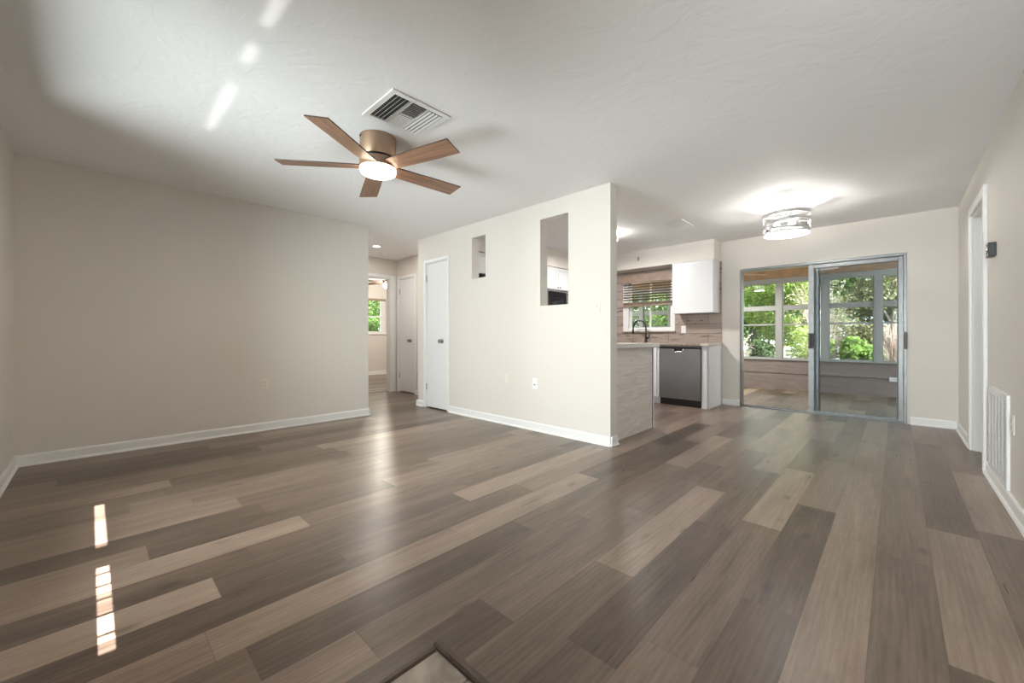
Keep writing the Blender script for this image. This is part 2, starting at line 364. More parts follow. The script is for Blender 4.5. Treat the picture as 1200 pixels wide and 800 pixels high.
    def build(s, name, mat, parent=None, loc=None, smooth=False):
        org = Vector((0, 0, 0))
        p = parent
        while p is not None: org += p.location; p = p.parent
        if parent is None and loc is not None: org = Vector(loc)
        if org.length > 0: bmesh.ops.translate(s.bm, verts=list(s.bm.verts), vec=-org)
        me = bpy.data.meshes.new(name); s.bm.to_mesh(me); s.bm.free()
        o = bpy.data.objects.new(name, me); C.objects.link(o)
        me.materials.append(mat)
        if smooth:
            for f in me.polygons: f.use_smooth = True
            me.set_sharp_from_angle(angle=R(40))
        if parent is not None: o.parent = parent
        elif loc is not None: o.location = loc
        return o
def tag(o, label=None, cat=None, group=None, kind=None):
    for k, v in (('label', label), ('category', cat), ('group', group), ('kind', kind)):
        if v: o[k] = v
    return o
def empty(name, loc, label=None, cat=None, group=None, kind=None):
    o = bpy.data.objects.new(name, None); C.objects.link(o); o.location = loc; o.empty_display_size = 0.1
    return tag(o, label, cat, group, kind)
def struct(o, label, cat): return tag(o, label, cat, kind='structure')
def copy_tree(o, parent=None, label=None):
    c = o.copy(); C.objects.link(c)
    if parent is not None: c.parent = parent
    if label: c['label'] = label
    for ch in list(o.children): copy_tree(ch, c)
    return c

H = 2.44
T = 0.12
XA, YF, YP, YB, XR = -4.94, -0.442, 3.297, 6.542, 0.489
XK = -4.33             # kitchen left wall
XH = -6.74             # hall end wall
YH = 3.90              # hall side wall
YS = 9.20              # lanai outer wall
XBED = -10.10

# ------------------------------------------------------------------ room shell
struct(MB().wall(0, XA - T, XA, YF - T, 2.45, 0, H).build('wall_left', M['wall']), 'long greige wall on the left of the living room', 'wall')
FW = (-3.65, -2.0, 0.22, 2.26); FS = (0.14, 0.475, 0.10, 2.22)
struct(MB().wall(1, YF - T, YF, XA - T, XR + T, 0, H, [FW, FS]).build('wall_front', M['wall']), 'greige front wall meeting the left wall at the near corner', 'wall')
D1 = (-4.885, -4.378, -1, 2.068)
O1 = (-3.873, -3.618, 1.745, 2.262); O2 = (-2.751, -2.383, 1.343, 2.267)
struct(MB().wall(1, YP, YP + T, -5.09, -1.908, 0, H, [D1, O1, O2]).build('wall_partition', M['wall']), 'greige partition wall with two pass-through openings and a closet door', 'wall')
KW = (-3.44, -2.66, 1.135, 2.03); SD = (-1.657, 0.083, -1, 1.995)
struct(MB().wall(1, YB, YB + T, XK - T, XR + T, 0, H, [KW, SD]).build('wall_back', M['wall']), 'back wall holding the sliding glass door and the kitchen window', 'wall')
RD = (4.67, 5.42, -1, 2.085)
slits = [(0.021, 0.062, 1.640, 2.05), (0.021, 0.062, 1.167, 1.576), (0.51, 0.567, 0.423, 0.832), (0.51, 0.567, 0.903, 1.055), (0.51, 0.567, 1.087, 1.72)]  # door hole apart, narrow slots shape the sun into floor and ceiling streaks
struct(MB().wall(0, XR, XR + T, YF - T, YB + T, 0, H, [RD] + slits).build('wall_right', M['wall']), 'right wall with the white doorway and the tall air return grille', 'wall')
struct(MB().wall(1, 2.33, 2.45, XH - T, XA - T, 0, H).build('wall_hall_south', M['wall']), 'hallway wall hidden behind the end of the left wall', 'wall')
BD = (2.97, 3.772, -1, 2.088)
struct(MB().wall(0, XH - T, XH, 1.9, YB + T, 0, H, [BD]).build('wall_hall_end', M['wall']), 'wall at the far end of the hallway with the bedroom doorway', 'wall')
HD = (-6.648, -6.118, -1, 2.075)
struct(MB().wall(1, YH, YH + T, XH, -5.09 + T, 0, H, [HD]).build('wall_hall_north', M['wall']), 'hallway side wall holding the second white door', 'wall')
struct(MB().wall(0, -5.09, -5.09 + T, YP + T, YH, 0, H).build('wall_closet_side', M['wall']), 'short closet side wall at the hallway corner', 'wall')
struct(MB().wall(0, XK - T, XK, YP + T, YB, 0, H).build('wall_kitchen_left', M['wall']), 'kitchen wall behind the white wall cabinets and the microwave', 'wall')
BW = (4.75, 5.52, 1.10, 2.04)
struct(MB().wall(0, XBED - T, XBED, 1.9, YB + T, 0, H, [BW]).build('wall_bedroom_far', M['wall']), 'bedroom wall with the small green-view window', 'wall')
struct(MB().wall(1, 1.78, 1.9, XBED - T, XH, 0, H).build('wall_bedroom_south', M['wall']), 'bedroom side wall out of sight on the left', 'wall')
struct(MB().wall(1, YB, YB + T, XBED - T, XK - T, 0, H).build('wall_bedroom_north', M['wall']), 'bedroom side wall out of sight on the right', 'wall')
struct(MB().box(XBED - T, YF - T, H, XR + T, YB + T, H + 0.12).build('ceiling', M['ceiling']), 'white textured ceiling over the living room, kitchen and hallway', 'ceiling')
struct(MB().box(XK, 6.24, 2.15, -1.92, YB, H).build('wall_soffit_back', M['wall']), 'cream soffit above the kitchen window and the white wall cabinet', 'soffit')
struct(MB().box(XK, YP + T, 2.15, -4.0, 6.24, H).build('wall_soffit_left', M['wall']), 'cream soffit above the cabinets seen through the pass-through', 'soffit')

# planks: every plank is its own face with its own tone
def planks(name, x0, x1, y0, y1, mat, W, L, x_phase, rows=None, hole=None, z=0.0, along='y'):
    bm = bmesh.new(); uvl = bm.loops.layers.uv.new('plank'); cl = bm.loops.layers.float_color.new('tone')
    k0 = math.floor((x0 - x_phase) / W); rnd = random.Random(11)
    def face(xa, xb, ya, yb, tone, sd, px, py, pw, pl):
        if xb - xa < 1e-4 or yb - ya < 1e-4: return
        co = [(xa, ya), (xb, ya), (xb, yb), (xa, yb)]
        vs = [bm.verts.new((c[0], c[1], z)) for c in co]; f = bm.faces.new(vs)
        return f
    k = k0
    while x_phase + k * W < x1:
        a, b_ = x_phase + k * W, x_phase + (k + 1) * W
        spec = (rows or {}).get(k)
        joints, tones = [], []
        if spec:
            known = sorted(spec[0]); st = known[0]
            seq = {round(j, 3): None for j in known}
            lo = known[0]
            while lo > y0 - L: lo -= L
            js = []
            y = lo
            while y < y1 + L:
                nx = [j for j in known if y + 0.25 < j <= y + L + 0.3]
                js.append(y); y = nx[0] if nx else y + L
            joints = js
        else:
            y = y0 - rnd.uniform(0, L); joints = []
            while y < y1 + L: joints.append(y); y += L
        for i in range(len(joints) - 1):
            ja, jb = joints[i], joints[i + 1]
            tone = min(0.95, max(0.12, rnd.gauss(0.46, 0.15)))
            if spec:
                for (ta, tb, tv) in spec[1]:
                    if ta <= (ja + jb) / 2 < tb: tone = tv
            sd = rnd.random()
            # split the plank into 3 strips each way so the edge distance is exact at borders
            e = 0.004
            xs = [a, a + e, b_ - e, b_]; ys = [ja, ja + e, jb - e, jb]
            for p in range(3):
                for q in range(3):
                    rects = [(max(xs[p], x0), min(xs[p + 1], x1), max(ys[q], y0), min(ys[q + 1], y1))]
                    if hole:
                        out = []
                        for (ra, rb, rc, rd) in rects:
                            hx0, hx1, hy0, hy1 = hole
                            if rb <= hx0 or ra >= hx1 or rd <= hy0 or rc >= hy1: out.append((ra, rb, rc, rd)); continue
                            if ra < hx0: out.append((ra, hx0, rc, rd))
                            if rb > hx1: out.append((hx1, rb, rc, rd))
                            m0, m1 = max(ra, hx0), min(rb, hx1)
                            if rc < hy0: out.append((m0, m1, rc, hy0))
                            if rd > hy1: out.append((m0, m1, hy1, rd))
                        rects = out
                    for (ra, rb, rc, rd) in rects:
                        f = face(ra, rb, rc, rd, tone, sd, a, ja, W, L)
                        if f is None: continue
                        for lp in f.loops:
                            c = lp.vert.co
                            lp[uvl].uv = (min(c.x - a, b_ - c.x), min(c.y - ja, jb - c.y)); lp[cl] = (tone, sd, 0, 1)
        k += 1
    me = bpy.data.meshes.new(name); bm.to_mesh(me); bm.free(); me.materials.append(mat)
    o = bpy.data.objects.new(name, me); C.objects.link(o); return o
ROWS = {
    2: ([3.2, 4.47, 5.5], [(1.9, 3.2, 0.40), (3.2, 4.47, 0.66), (4.47, 7, 0.46)]),
    1: ([1.83, 3.06, 4.26, 5.46], [(-1, 1.83, 0.30), (1.83, 3.06, 0.62), (3.06, 5.46, 0.30), (5.46, 8, 0.55)]),
    0: ([1.35, 2.55, 4.9], [(-1, 1.3, 0.40), (1.3, 2.55, 0.40), (2.55, 4.9, 0.47)]),
    -1: ([1.4, 2.62, 4.0], [(-1, 1.4, 0.56), (1.4, 2.62, 0.62), (2.62, 4.0, 0.66)]),
    -2: ([1.75, 2.95, 4.15], [(-1, 1.75, 0.26), (1.75, 2.95, 0.27), (2.95, 4.15, 0.60)]),
    -3: ([1.28, 2.48, 3.7], [(-1, 1.28, 0.46), (1.28, 2.48, 0.42), (2.48, 3.7, 0.72)]),
    -4: ([1.1, 2.3, 3.5], [(-1, 1.1, 0.36), (1.1, 2.3, 0.22), (2.3, 3.5, 0.36), (3.5, 6, 0.6)]),
    -5: ([1.57, 2.84, 4.05], [(0, 1.57, 0.43), (1.57, 2.84, 0.66), (2.84, 4.05, 0.40)]),
    -6: ([1.03, 2.2, 3.4], [(-1, 1.03, 0.26), (1.03, 2.2, 0.46), (2.2, 3.4, 0.33)]),
    -7: ([0.62, 1.9, 3.17, 4.4], [(-1, 0.62, 0.66), (0.62, 3.17, 0.44), (3.17, 4.4, 0.68)]),
    -8: ([0.34, 1.59, 2.8], [(-1, 0.34, 0.5), (0.34, 1.59, 0.27), (1.59, 2.8, 0.38)]),
    -9: ([0.26, 1.3, 2.49, 3.69], [(-1, 0.26, 0.66), (0.26, 1.3, 0.70), (1.3, 2.49, 0.74), (2.49, 3.69, 0.30)]),
    -10: ([0.79, 2.0], [(-1, 0.79, 0.30), (0.79, 2.0, 0.38)]),
    -11: ([0.34, 1.6, 3.18], [(-1, 0.34, 0.82), (0.34, 1.6, 0.36), (1.6, 3.18, 0.78)]),
    -12: ([0.5, 1.75], [(-1, 0.5, 0.34), (0.5, 1.75, 0.40)]),
    -13: ([0.8, 2.0], [(-1, 0.8, 0.74), (0.8, 2.0, 0.50)]),
    -14: ([0.17, 1.41], [(-1, 0.17, 0.68), (0.17, 1.41, 0.30), (1.41, 2.6, 0.6)]),
    -16: ([0.61, 1.8], [(-1, 0.61, 0.64), (0.61, 1.8, 0.40)]),
    -20: ([0.36, 1.5], [(-1, 0.36, 0.66), (0.36, 1.5, 0.38)]),
    -22: ([0.80], [(-1, 0.80, 0.5), (0.8, 2, 0.4)]),
    -25: ([0.72], [(-1, 0.72, 0.35), (0.72, 2, 0.62)]),
}
HOLE = (-1.085, XR, YF, 0.77)
struct(planks('floor', XBED - T, XR + T, -0.56, YB + 0.05, M['floor'], 0.183, 1.22, -0.068, ROWS, HOLE), 'brown grey wood-look plank floor running toward the sliding door', 'floor')
struct(MB().box(XBED - T, 1.8, -0.06, XR + T, YB + 0.05, -0.012).build('floor_slab', M['exterior']), 'concrete slab under the plank floor', 'floor')
struct(MB().box(XBED - T, YF - T, -0.06, XR + T, 1.8, -0.012).build('floor_slab_front', M['exterior']), 'concrete slab under the front of the plank floor', 'floor')
struct(MB().box(HOLE[0], YF, -0.03, XR, HOLE[3], -0.006).build('floor_entry', M['tile']), 'pale stone entry tile at the very bottom of the view', 'floor')
struct(MB().prism([(0.770, -0.006), (0.770, 0.002), (0.776, 0.009), (0.790, 0.010), (0.801, 0.003), (0.801, 0.0), (0.773, -0.006)], 0, -1.098, XR).build('trim_1', M['transition']), 'dark brown reducer strip along the far edge of the entry tile', 'trim')
struct(MB().prism([(-1.098, 0.0005), (-1.094, 0.003), (-1.082, 0.002), (-1.076, -0.006), (-1.085, -0.006), (-1.085, 0.0)], 1, YF, 0.766).build('trim_2', M['transition']), 'thin dark strip for the cut plank edge and shadow gap left of the entry tile', 'trim')  # dark strip stands in for the plank edge and its shadow gap

# baseboards with a shoe moulding
BP = [(0, 0), (0.026, 0), (0.026, 0.006), (0.021, 0.016), (0.013, 0.019), (0.013, 0.072), (0.010, 0.082), (0.004, 0.088), (0, 0.088)]
def board(mb, axis, face, sgn, a0, a1):
    """runs along `axis` on the wall plane `face` of the other axis; sgn is the side the board stands on"""
    pts = [(face + sgn * p, q) for p, q in BP]
    mb.prism(pts, axis, a0, a1)
q = MB(); board(q, 1, XA, 1, YF, 2.45 + 0.013); board(q, 0, 2.45, 1, XA - 0.2, XA + 0.026)
struct(q.build('baseboard_left', M['white']), 'white baseboard along the left wall', 'baseboard')
q = MB(); board(q, 0, YF, 1, XA, HOLE[0]); struct(q.build('baseboard_front', M['white']), 'white baseboard along the front wall', 'baseboard')
q = MB(); board(q, 0, YP, -1, D1[1] + 0.045, -1.908 + 0.026); board(q, 1, -1.908, 1, YP - 0.026, YP + T)
board(q, 0, YP, -1, -5.09 - 0.013, D1[0] - 0.045); board(q, 1, -5.09, -1, YP - 0.026, YH)
struct(q.build('baseboard_partition', M['white']), 'white baseboard wrapping the partition wall and its end', 'baseboard')
q = MB(); board(q, 0, YB, -1, -1.89, SD[0]); board(q, 0, YB, -1, SD[1] + 0.03, XR)
struct(q.build('baseboard_back', M['white']), 'white baseboard either side of the sliding door', 'baseboard')
q = MB(); board(q, 1, XR, -1, 0.81, RD[0] - 0.07); board(q, 1, XR, -1, RD[1] + 0.07, YB)
struct(q.build('baseboard_right', M['white']), 'white baseboard along the right wall below the grille', 'baseboard')
q = MB(); board(q, 0, YH, -1, HD[1] + 0.05, -5.09); struct(q.build('baseboard_hall', M['white']), 'short white baseboard beside the hallway door', 'baseboard')
q = MB(); board(q, 1, XBED, 1, 1.9, YB); struct(q.build('baseboard_bedroom', M['white']), 'white baseboard under the bedroom window', 'baseboard')

# ------------------------------------------------------------------ doors
def knob(parent, c, axis):
    k = MB().lathe([(0.0, 0), (0.031, 0), (0.031, 0.006), (0.026, 0.009), (0.011, 0.012), (0.011, 0.03), (0.020, 0.036), (0.027, 0.046), (0.027, 0.054), (0.020, 0.062), (0.0, 0.065)], c, axis, 28).build('knob', M['nickel'], parent, smooth=True)
    k['label'] = 'satin nickel knob'
    return k
def hinge(parent, x, y, z):
    o = MB().tube([(x, y, z - 0.045), (x, y, z + 0.045)], 0.007, 10).build('hinge', M['nickel'], parent, smooth=True); o['label'] = 'dark metal hinge'; return o
def wall_door(name, label, x0, x1, yw, top, knob_x, knob_z, casing=0.04):
    d = empty(name, (x0, yw, 0), label, 'door', kind='structure')
    f = MB()
    f.box(x0 - casing, yw - 0.016, 0, x0, yw, top + casing, 0.003); f.box(x1, yw - 0.016, 0, x1 + casing, yw, top + casing, 0.003)
    f.box(x0, yw - 0.016, top, x1, yw, top + casing, 0.003)
    f.box(x0, yw, 0, x0 + 0.012, yw + T, top); f.box(x1 - 0.012, yw, 0, x1, yw + T, top); f.box(x0 + 0.012, yw, top - 0.012, x1 - 0.012, yw + T, top)
    f.build('frame', M['white'], d)
    s_ = MB().box(x0 + 0.015, yw + 0.004, 0.018, x1 - 0.015, yw + 0.040, top - 0.015, 0.002).build('door_slab', M['door'], d)
    knob(s_, (knob_x, yw + 0.004, knob_z), (0, -1, 0))
    for z in (0.30, 1.845): hinge(s_, x0 + 0.013, yw - 0.002, z)
    return d
wall_door('door_1', 'narrow white closet door in the partition wall with a dark knob', D1[0], D1[1], YP, 2.068, -4.503, 0.955)
wall_door('door_2', 'white hallway door beside the bedroom doorway', HD[0], HD[1], YH, 2.075, -6.268, 0.944, 0.05)
# bedroom doorway casing
f = MB(); cw = 0.10
f.box(XH, BD[1], 0, XH + 0.016, BD[1] + cw, 2.088 + 0.055, 0.003); f.box(XH, BD[0] - cw, 0, XH + 0.016, BD[0], 2.143, 0.003); f.box(XH, BD[0], 2.088, XH + 0.016, BD[1], 2.143, 0.003)
f.box(XH - T, BD[1] - 0.014, 0, XH, BD[1], 2.088); f.box(XH - T, BD[0], 0, XH, BD[0] + 0.014, 2.088); f.box(XH - T, BD[0] + 0.014, 2.074, XH, BD[1] - 0.014, 2.088)
struct(f.build('trim_3', M['white']), 'white casing around the bedroom doorway at the hallway end', 'door casing')
struct(MB().box(XH - 0.08, BD[0] + 0.014, 0, XH - 0.04, BD[1] - 0.014, 0.005, 0.002).build('trim_4', M['transition']), 'thin dark threshold across the bedroom doorway', 'threshold')
# right wall doorway
d = empty('door_3', (XR, RD[0], 0), 'white doorway in the right wall with deep jamb', 'door', kind='structure')
f = MB(); cw = 0.07
f.box(XR - 0.022, RD[0] - cw, 0, XR, RD[0], RD[3] + cw, 0.004); f.box(XR - 0.022, RD[1], 0, XR, RD[1] + cw, RD[3] + cw, 0.004); f.box(XR - 0.022, RD[0], RD[3], XR, RD[1], RD[3] + cw, 0.004)
f.box(XR, RD[0], 0, XR + T, RD[0] + 0.016, RD[3]); f.box(XR, RD[1] - 0.016, 0, XR + T, RD[1], RD[3]); f.box(XR, RD[0] + 0.016, RD[3] - 0.016, XR + T, RD[1] - 0.016, RD[3])
f.box(XR + 0.045, RD[1] - 0.028, 0, XR + 0.078, RD[1] - 0.016, RD[3] - 0.016); f.box(XR + 0.045, RD[0] + 0.016, RD[3] - 0.028, XR + 0.078, RD[1] - 0.028, RD[3] - 0.016)
f.build('frame', M['white'], d)
s_ = MB().box(XR + 0.08, RD[0] + 0.018, 0.012, XR + 0.115, RD[1] - 0.018, RD[3] - 0.02, 0.002).build('door_slab', M['door'], d)
knob(s_, (XR + 0.08, RD[0] + 0.09, 0.95), (-1, 0, 0))

# unseen windows added behind the camera for the front fill lights
for wname, (x0, x1, z0, z1), wlab in (('window_1', FW, 'tall unseen window added for the fill light, behind the viewer on the left'), ('window_30', FS, 'narrow unseen window added for the fill light, behind the viewer on the right')):
    wd = empty(wname, (x0, YF, z0), wlab, 'window', kind='structure')
    f = MB(); f.wall(1, YF - 0.09, YF - 0.03, x0, x1, z0, z1, [(x0 + 0.03, x1 - 0.03, z0 + 0.03, z1 - 0.03)])
    f.build('frame', M['white'], wd)
    MB().box(x0 + 0.025, YF - 0.064, z0 + 0.025, x1 - 0.025, YF - 0.058, z1 - 0.025).build('pane', M['glass'], wd)
    MB().box(x0 - 0.02, YF - 0.03, z0 - 0.03, min(x1 + 0.02, XR), YF + 0.02, z0, 0.004).build('sill', M['white'], wd)
# bars added across a narrow wall slot to bead the streak of sunlight
f = MB()
for z in (1.235, 1.305, 1.37, 1.43, 1.49, 1.535): f.tube([(XR + 0.02, 0.021, z), (XR + 0.02, 0.062, z)], 0.0038, 8)
struct(f.build('trim_5', M['white']), 'small unseen bars added across a narrow wall slot to bead the sun streak', 'trim')

struct(MB().box(XR + T, 0.30, 1.78, XR + T + 3.2, 0.80, 1.86, 0.004).build('sun_blocker', M['exterior']), 'slab added outside the right wall, out of view, to shade the ceiling streak slots', 'canopy')  # added slab keeps the downward sun out of the ceiling streak slots

# ------------------------------------------------------------------ sliding glass door
sd = empty('door_4', (SD[0], YB, 0), 'aluminium sliding glass door to the sunroom, left half open', 'sliding door', kind='structure')
x0, x1, zt = SD[0], SD[1], SD[3]
f = MB()
f.box(x0, YB - 0.006, 0, x0 + 0.024, YB + 0.11, zt, 0.002); f.box(x1 - 0.024, YB - 0.006, 0, x1 + 0.004, YB + 0.11, zt + 0.004, 0.002)
f.box(x0 + 0.024, YB - 0.006, zt - 0.03, x1 - 0.024, YB + 0.11, zt + 0.004, 0.002); f.box(x0 + 0.024, YB + 0.0, 0, x1 - 0.024, YB + 0.11, 0.012, 0.002)
f.box(x0 + 0.024, YB + 0.035, 0.012, x1 - 0.024, YB + 0.039, 0.022); f.box(x0 + 0.024, YB + 0.078, 0.012, x1 - 0.024, YB + 0.082, 0.022)
f.build('frame', M['alu'], sd)
def slider(name, xa, xb, y, label, wl=0.058, wr=0.045, gm='glassgrey'):
    p_ = MB(); zb, ztp = 0.018, zt - 0.032
    p_.box(xa, y - 0.016, zb, xa + wl, y + 0.016, ztp, 0.003); p_.box(xb - wr, y - 0.016, zb, xb, y + 0.016, ztp, 0.003)
    p_.box(xa + wl, y - 0.016, zb, xb - wr, y + 0.016, zb + 0.022, 0.002); p_.box(xa + wl, y - 0.016, ztp - 0.05, xb - wr, y + 0.016, ztp, 0.003)
    o = p_.build(name, M['alu'], sd); o['label'] = label
    g = MB().box(xa + wl, y - 0.003, zb + 0.022, xb - wr, y + 0.003, ztp - 0.05).build('pane', M[gm], o)
    k = MB(); k.box(xa + wl, y - 0.006, zb + 0.022, xa + wl + 0.012, y + 0.006, ztp - 0.05); k.box(xb - wr - 0.008, y - 0.006, zb + 0.022, xb - wr, y + 0.006, ztp - 0.05)
    k.build('gasket', M['aludark'], o)
    return o
slider('fixed_panel', -0.79, x1 - 0.026, YB + 0.080, 'fixed right panel', 0.05, 0.03)
mv = slider('sliding_panel', -0.847, x1 - 0.026, YB + 0.038, 'sliding panel parked over the fixed one', 0.062)
h_ = MB(); h_.box(-0.845, YB - 0.006, 0.86, -0.79, YB + 0.024, 1.06, 0.004); h_.box(-0.835, YB - 0.03, 0.885, -0.815, YB - 0.006, 0.90, 0.002); h_.box(-0.835, YB - 0.03, 1.02, -0.815, YB - 0.006, 1.035, 0.002); h_.box(-0.836, YB - 0.036, 0.875, -0.814, YB - 0.026, 1.045, 0.004)
h_.build('handle', M['black'], mv)['label'] = 'black pull handle'
MB().box(x1 - 0.022, YB - 0.022, 0.87, x1 + 0.006, YB - 0.006, 1.07, 0.003).build('latch', M['black'], sd)['label'] = 'black latch plate on the right jamb'

# ------------------------------------------------------------------ sunroom
SX0, SX1 = -6.28, 1.90
struct(planks('floor_sunroom', SX0, SX1, YB + 0.05, YS, M['lanai_floor'], 0.20, 1.2, -0.1), 'lighter plank tile floor of the sunroom beyond the glass', 'floor')
struct(MB().box(SX0 - T, YB + 0.05, -0.15, SX1 + T, YS + T, -0.012).build('floor_sunroom_slab', M['exterior']), 'slab below the sunroom floor', 'floor')
q = MB()
GZ = 0.302
q.prism([(YS, 0), (YS, GZ - 0.009), (YS + 0.025, GZ - 0.007), (YS + 0.025, GZ + 0.007), (YS, GZ + 0.009), (YS, 0.565), (YS + T, 0.565), (YS + T, 0)], 0, SX0, SX1)
struct(q.build('wall_sunroom_knee', M['siding']), 'low taupe board wall under the sunroom windows', 'wall')
struct(MB().box(SX0, YS - 0.03, 0.562, SX1, YS + T, 0.588, 0.004).build('trim_6', M['lanai_frame']), 'pale grey ledge on top of the sunroom knee wall', 'sill')
struct(MB().box(SX0, YS, 2.065, SX1, YS + T, 2.16, 0.004).build('trim_7', M['lanai_frame']), 'grey header above the sunroom windows', 'header')
struct(MB().box(SX0, YS - 0.06, 2.15, SX1, YS + T, 2.34, 0.004).build('trim_8', M['beam']), 'brown wooden beam above the sunroom windows', 'beam')
struct(MB().box(SX0 - T, YB + T, 2.31, SX1 + T, YS + 0.5, 2.40).build('ceiling_sunroom', M['lanai_ceiling']), 'tan sunroom ceiling', 'ceiling')
struct(MB().wall(0, SX0 - T, SX0, YB + T, YS + T, 0, 2.31, [(YB + T + 0.1, 7.85, 0.58, 2.07), (7.95, YS - 0.1, 0.58, 2.07)]).build('wall_sunroom_left', M['exterior']), 'sunroom end wall with openings added for the fill light, out of sight on the left', 'wall')  # end wall openings added so light from outside reaches the sunroom
struct(MB().wall(0, SX1, SX1 + T, YB + T, YS + T, 0, 2.31, [(YB + T + 0.1, 7.85, 0.58, 2.07), (7.95, YS - 0.1, 0.58, 2.07)]).build('wall_sunroom_right', M['exterior']), 'sunroom end wall with openings added for the fill light, out of sight on the right', 'wall')
struct(MB().box(SX1 + 1.2, YB, -0.1, SX1 + 1.35, YS + 1.2, 3.6).build('wall_sun_block_right', M['exterior']), 'tall wall added outside the sunroom end to block the sun, out of sight on the right', 'wall')  # unseen wall, added to stop direct sun entering the right sunroom end
struct(MB().wall(1, YB + 0.06, YB + T, XR + T, SX1, 0, 2.31).build('wall_sunroom_house', M['exterior']), 'outside face of the house toward the sunroom', 'wall')
PITCH = 0.71; P0 = -2.36
posts = [P0 + PITCH * k for k in range(-5, 6)]
for i, px in enumerate(posts):
    q = MB(); q.box(px - 0.05, YS + 0.0, 0.588, px + 0.05, YS + 0.10, 2.065, 0.004)
    struct(q.build('trim_%d' % (20 + i), M['lanai_frame']), 'grey post between two sunroom windows', 'post')['group'] = 'posts of the sunroom window wall'
wi = 2
for i in range(len(posts) - 1):
    xa, xb = posts[i] + 0.05, posts[i + 1] - 0.05
    wd = empty('window_%d' % wi, (xa, YS + 0.05, 0.588), 'tall sunroom window with a fixed light over a sash', 'window', 'windows of the sunroom wall', 'structure'); wi += 1
    f = MB(); f.wall(1, YS + 0.03, YS + 0.07, xa, xb, 0.588, 2.065, [(xa + 0.016, xb - 0.016, 0.61, 1.53), (xa + 0.016, xb - 0.016, 1.622, 2.05)])
    f.build('frame', M['lanai_frame'], wd)
    MB().box(xa + 0.016, YS + 0.034, 1.238, xb - 0.016, YS + 0.066, 1.266, 0.002).build('meeting_rail', M['lanai_frame'], wd)
    MB().box(xa + 0.014, YS + 0.049, 0.606, xb - 0.014, YS + 0.053, 1.534).build('pane', M['glass'], wd)
    MB().box(xa + 0.014, YS + 0.049, 1.618, xb - 0.014, YS + 0.053, 2.054).build('pane', M['glass'], wd)
# sunroom ceiling fan, one blade shows under the head of the door
SFX, SFY = -2.21, 8.24
fn = empty('ceiling_fan', (SFX, SFY, 2.31), 'pale sunroom ceiling fan beyond the door head, only a blade tip showing', 'ceiling fan')
MB().lathe([(0.0, 0), (0.07, 0), (0.07, -0.03), (0.015, -0.035), (0.015, -0.09), (0.10, -0.10), (0.10, -0.17), (0.0, -0.18)], (SFX, SFY, 2.31), n=28).build('motor', M['whiteplastic'], fn, smooth=True)
for k in range(4):
    a = R(47 + 90 * k); mt = Matrix.Translation((SFX, SFY, 2.175)) @ Matrix.Rotation(a, 4, 'Z') @ Matrix.Translation((0.36, 0, 0)) @ Matrix.Rotation(R(8), 4, 'X')
    MB().obox(mt, 0.54, 0.13, 0.008, 0.002).build('blade', M['lanai_blade'], fn)
MB().lathe([(0.0, -0.18), (0.085, -0.18), (0.095, -0.21), (0.07, -0.25), (0.0, -0.262)], (SFX, SFY, 2.31), n=28).build('added_light_bowl', M['domelit'], fn, smooth=True)  # glowing bowl added to the fan to help brighten the sunroom
lamp('sunroom_fan_fill', 'AREA', (SFX, SFY, 2.04), LANAI_FAN, (1.0, 0.97, 0.92), shape='DISK', size=0.2)  # added fill lamp just below the fan bowl
# outlet helper: plate on a wall plane
def outlet(label, c, n_axis, mat='plastic', horizontal=False, kind='duplex', name='outlet', cat='outlet', wd=0.072, ht=0.117):
    """c: centre on the wall surface; n_axis: outward normal (unit axis vector)"""
    o = empty(name, c, label, cat)
    n_ = Vector(n_axis); up = Vector((0, 0, 1)); sd_ = up.cross(n_)
    if horizontal: sd_, up = up, -sd_
    rot = Matrix((sd_, up, n_)).transposed().to_4x4(); base = Matrix.Translation(c) @ rot
    MB().obox(base @ Matrix.Translation((0, 0, 0.003)), wd, ht, 0.006, 0.002).build('plate', M[mat], o)
    if kind == 'duplex':
        for s_ in (-1, 1):
            r_ = MB(); r_.obox(base @ Matrix.Translation((0, s_ * 0.0195, 0.0065)), 0.033, 0.028, 0.004, 0.0015); rc = r_.build('receptacle', M[mat], o)
            k = MB()
            for dx, hh in ((-0.006, 0.009), (0.006, 0.007)): k.obox(base @ Matrix.Translation((dx, s_ * 0.0195 + 0.004, 0.0088)), 0.002, hh, 0.0012)
            k.obox(base @ Matrix.Translation((0, s_ * 0.0195 - 0.008, 0.0088)), 0.005, 0.005, 0.0012)
            k.build('slots', M['dark'], rc)
    elif kind == 'rocker':
        MB().obox(base @ Matrix.Translation((0, 0, 0.0065)) @ Matrix.Rotation(R(4), 4, 'X'), 0.033, 0.066, 0.006, 0.0015).build('rocker', M[mat], o)
    elif kind == 'toggle':
        MB().obox(base @ Matrix.Translation((0, 0.004, 0.011)) @ Matrix.Rotation(R(-25), 4, 'X'), 0.010, 0.022, 0.014, 0.002).build('toggle', M[mat], o)
    elif kind == 'coax':
        MB().lathe([(0.0, 0), (0.006, 0), (0.006, 0.010), (0.0, 0.010)], base @ Vector((0, -0.012, 0.005)), tuple(n_), 12).build('jack', M['dark'], o)
    for s_ in ((-1, 1) if kind != 'duplex' else (0,)):
        MB().lathe([(0.0, 0), (0.003, 0), (0.002, 0.0015), (0.0, 0.0018)], base @ Vector((0, s_ * 0.042, 0.0055)), tuple(n_), 10).build('screw', M['whiteplastic'], o)
    return o
outlet('white outlet on the sunroom knee wall seen through the glass', (-0.03, YS, 0.30), (0, -1, 0), 'whiteplastic', True)

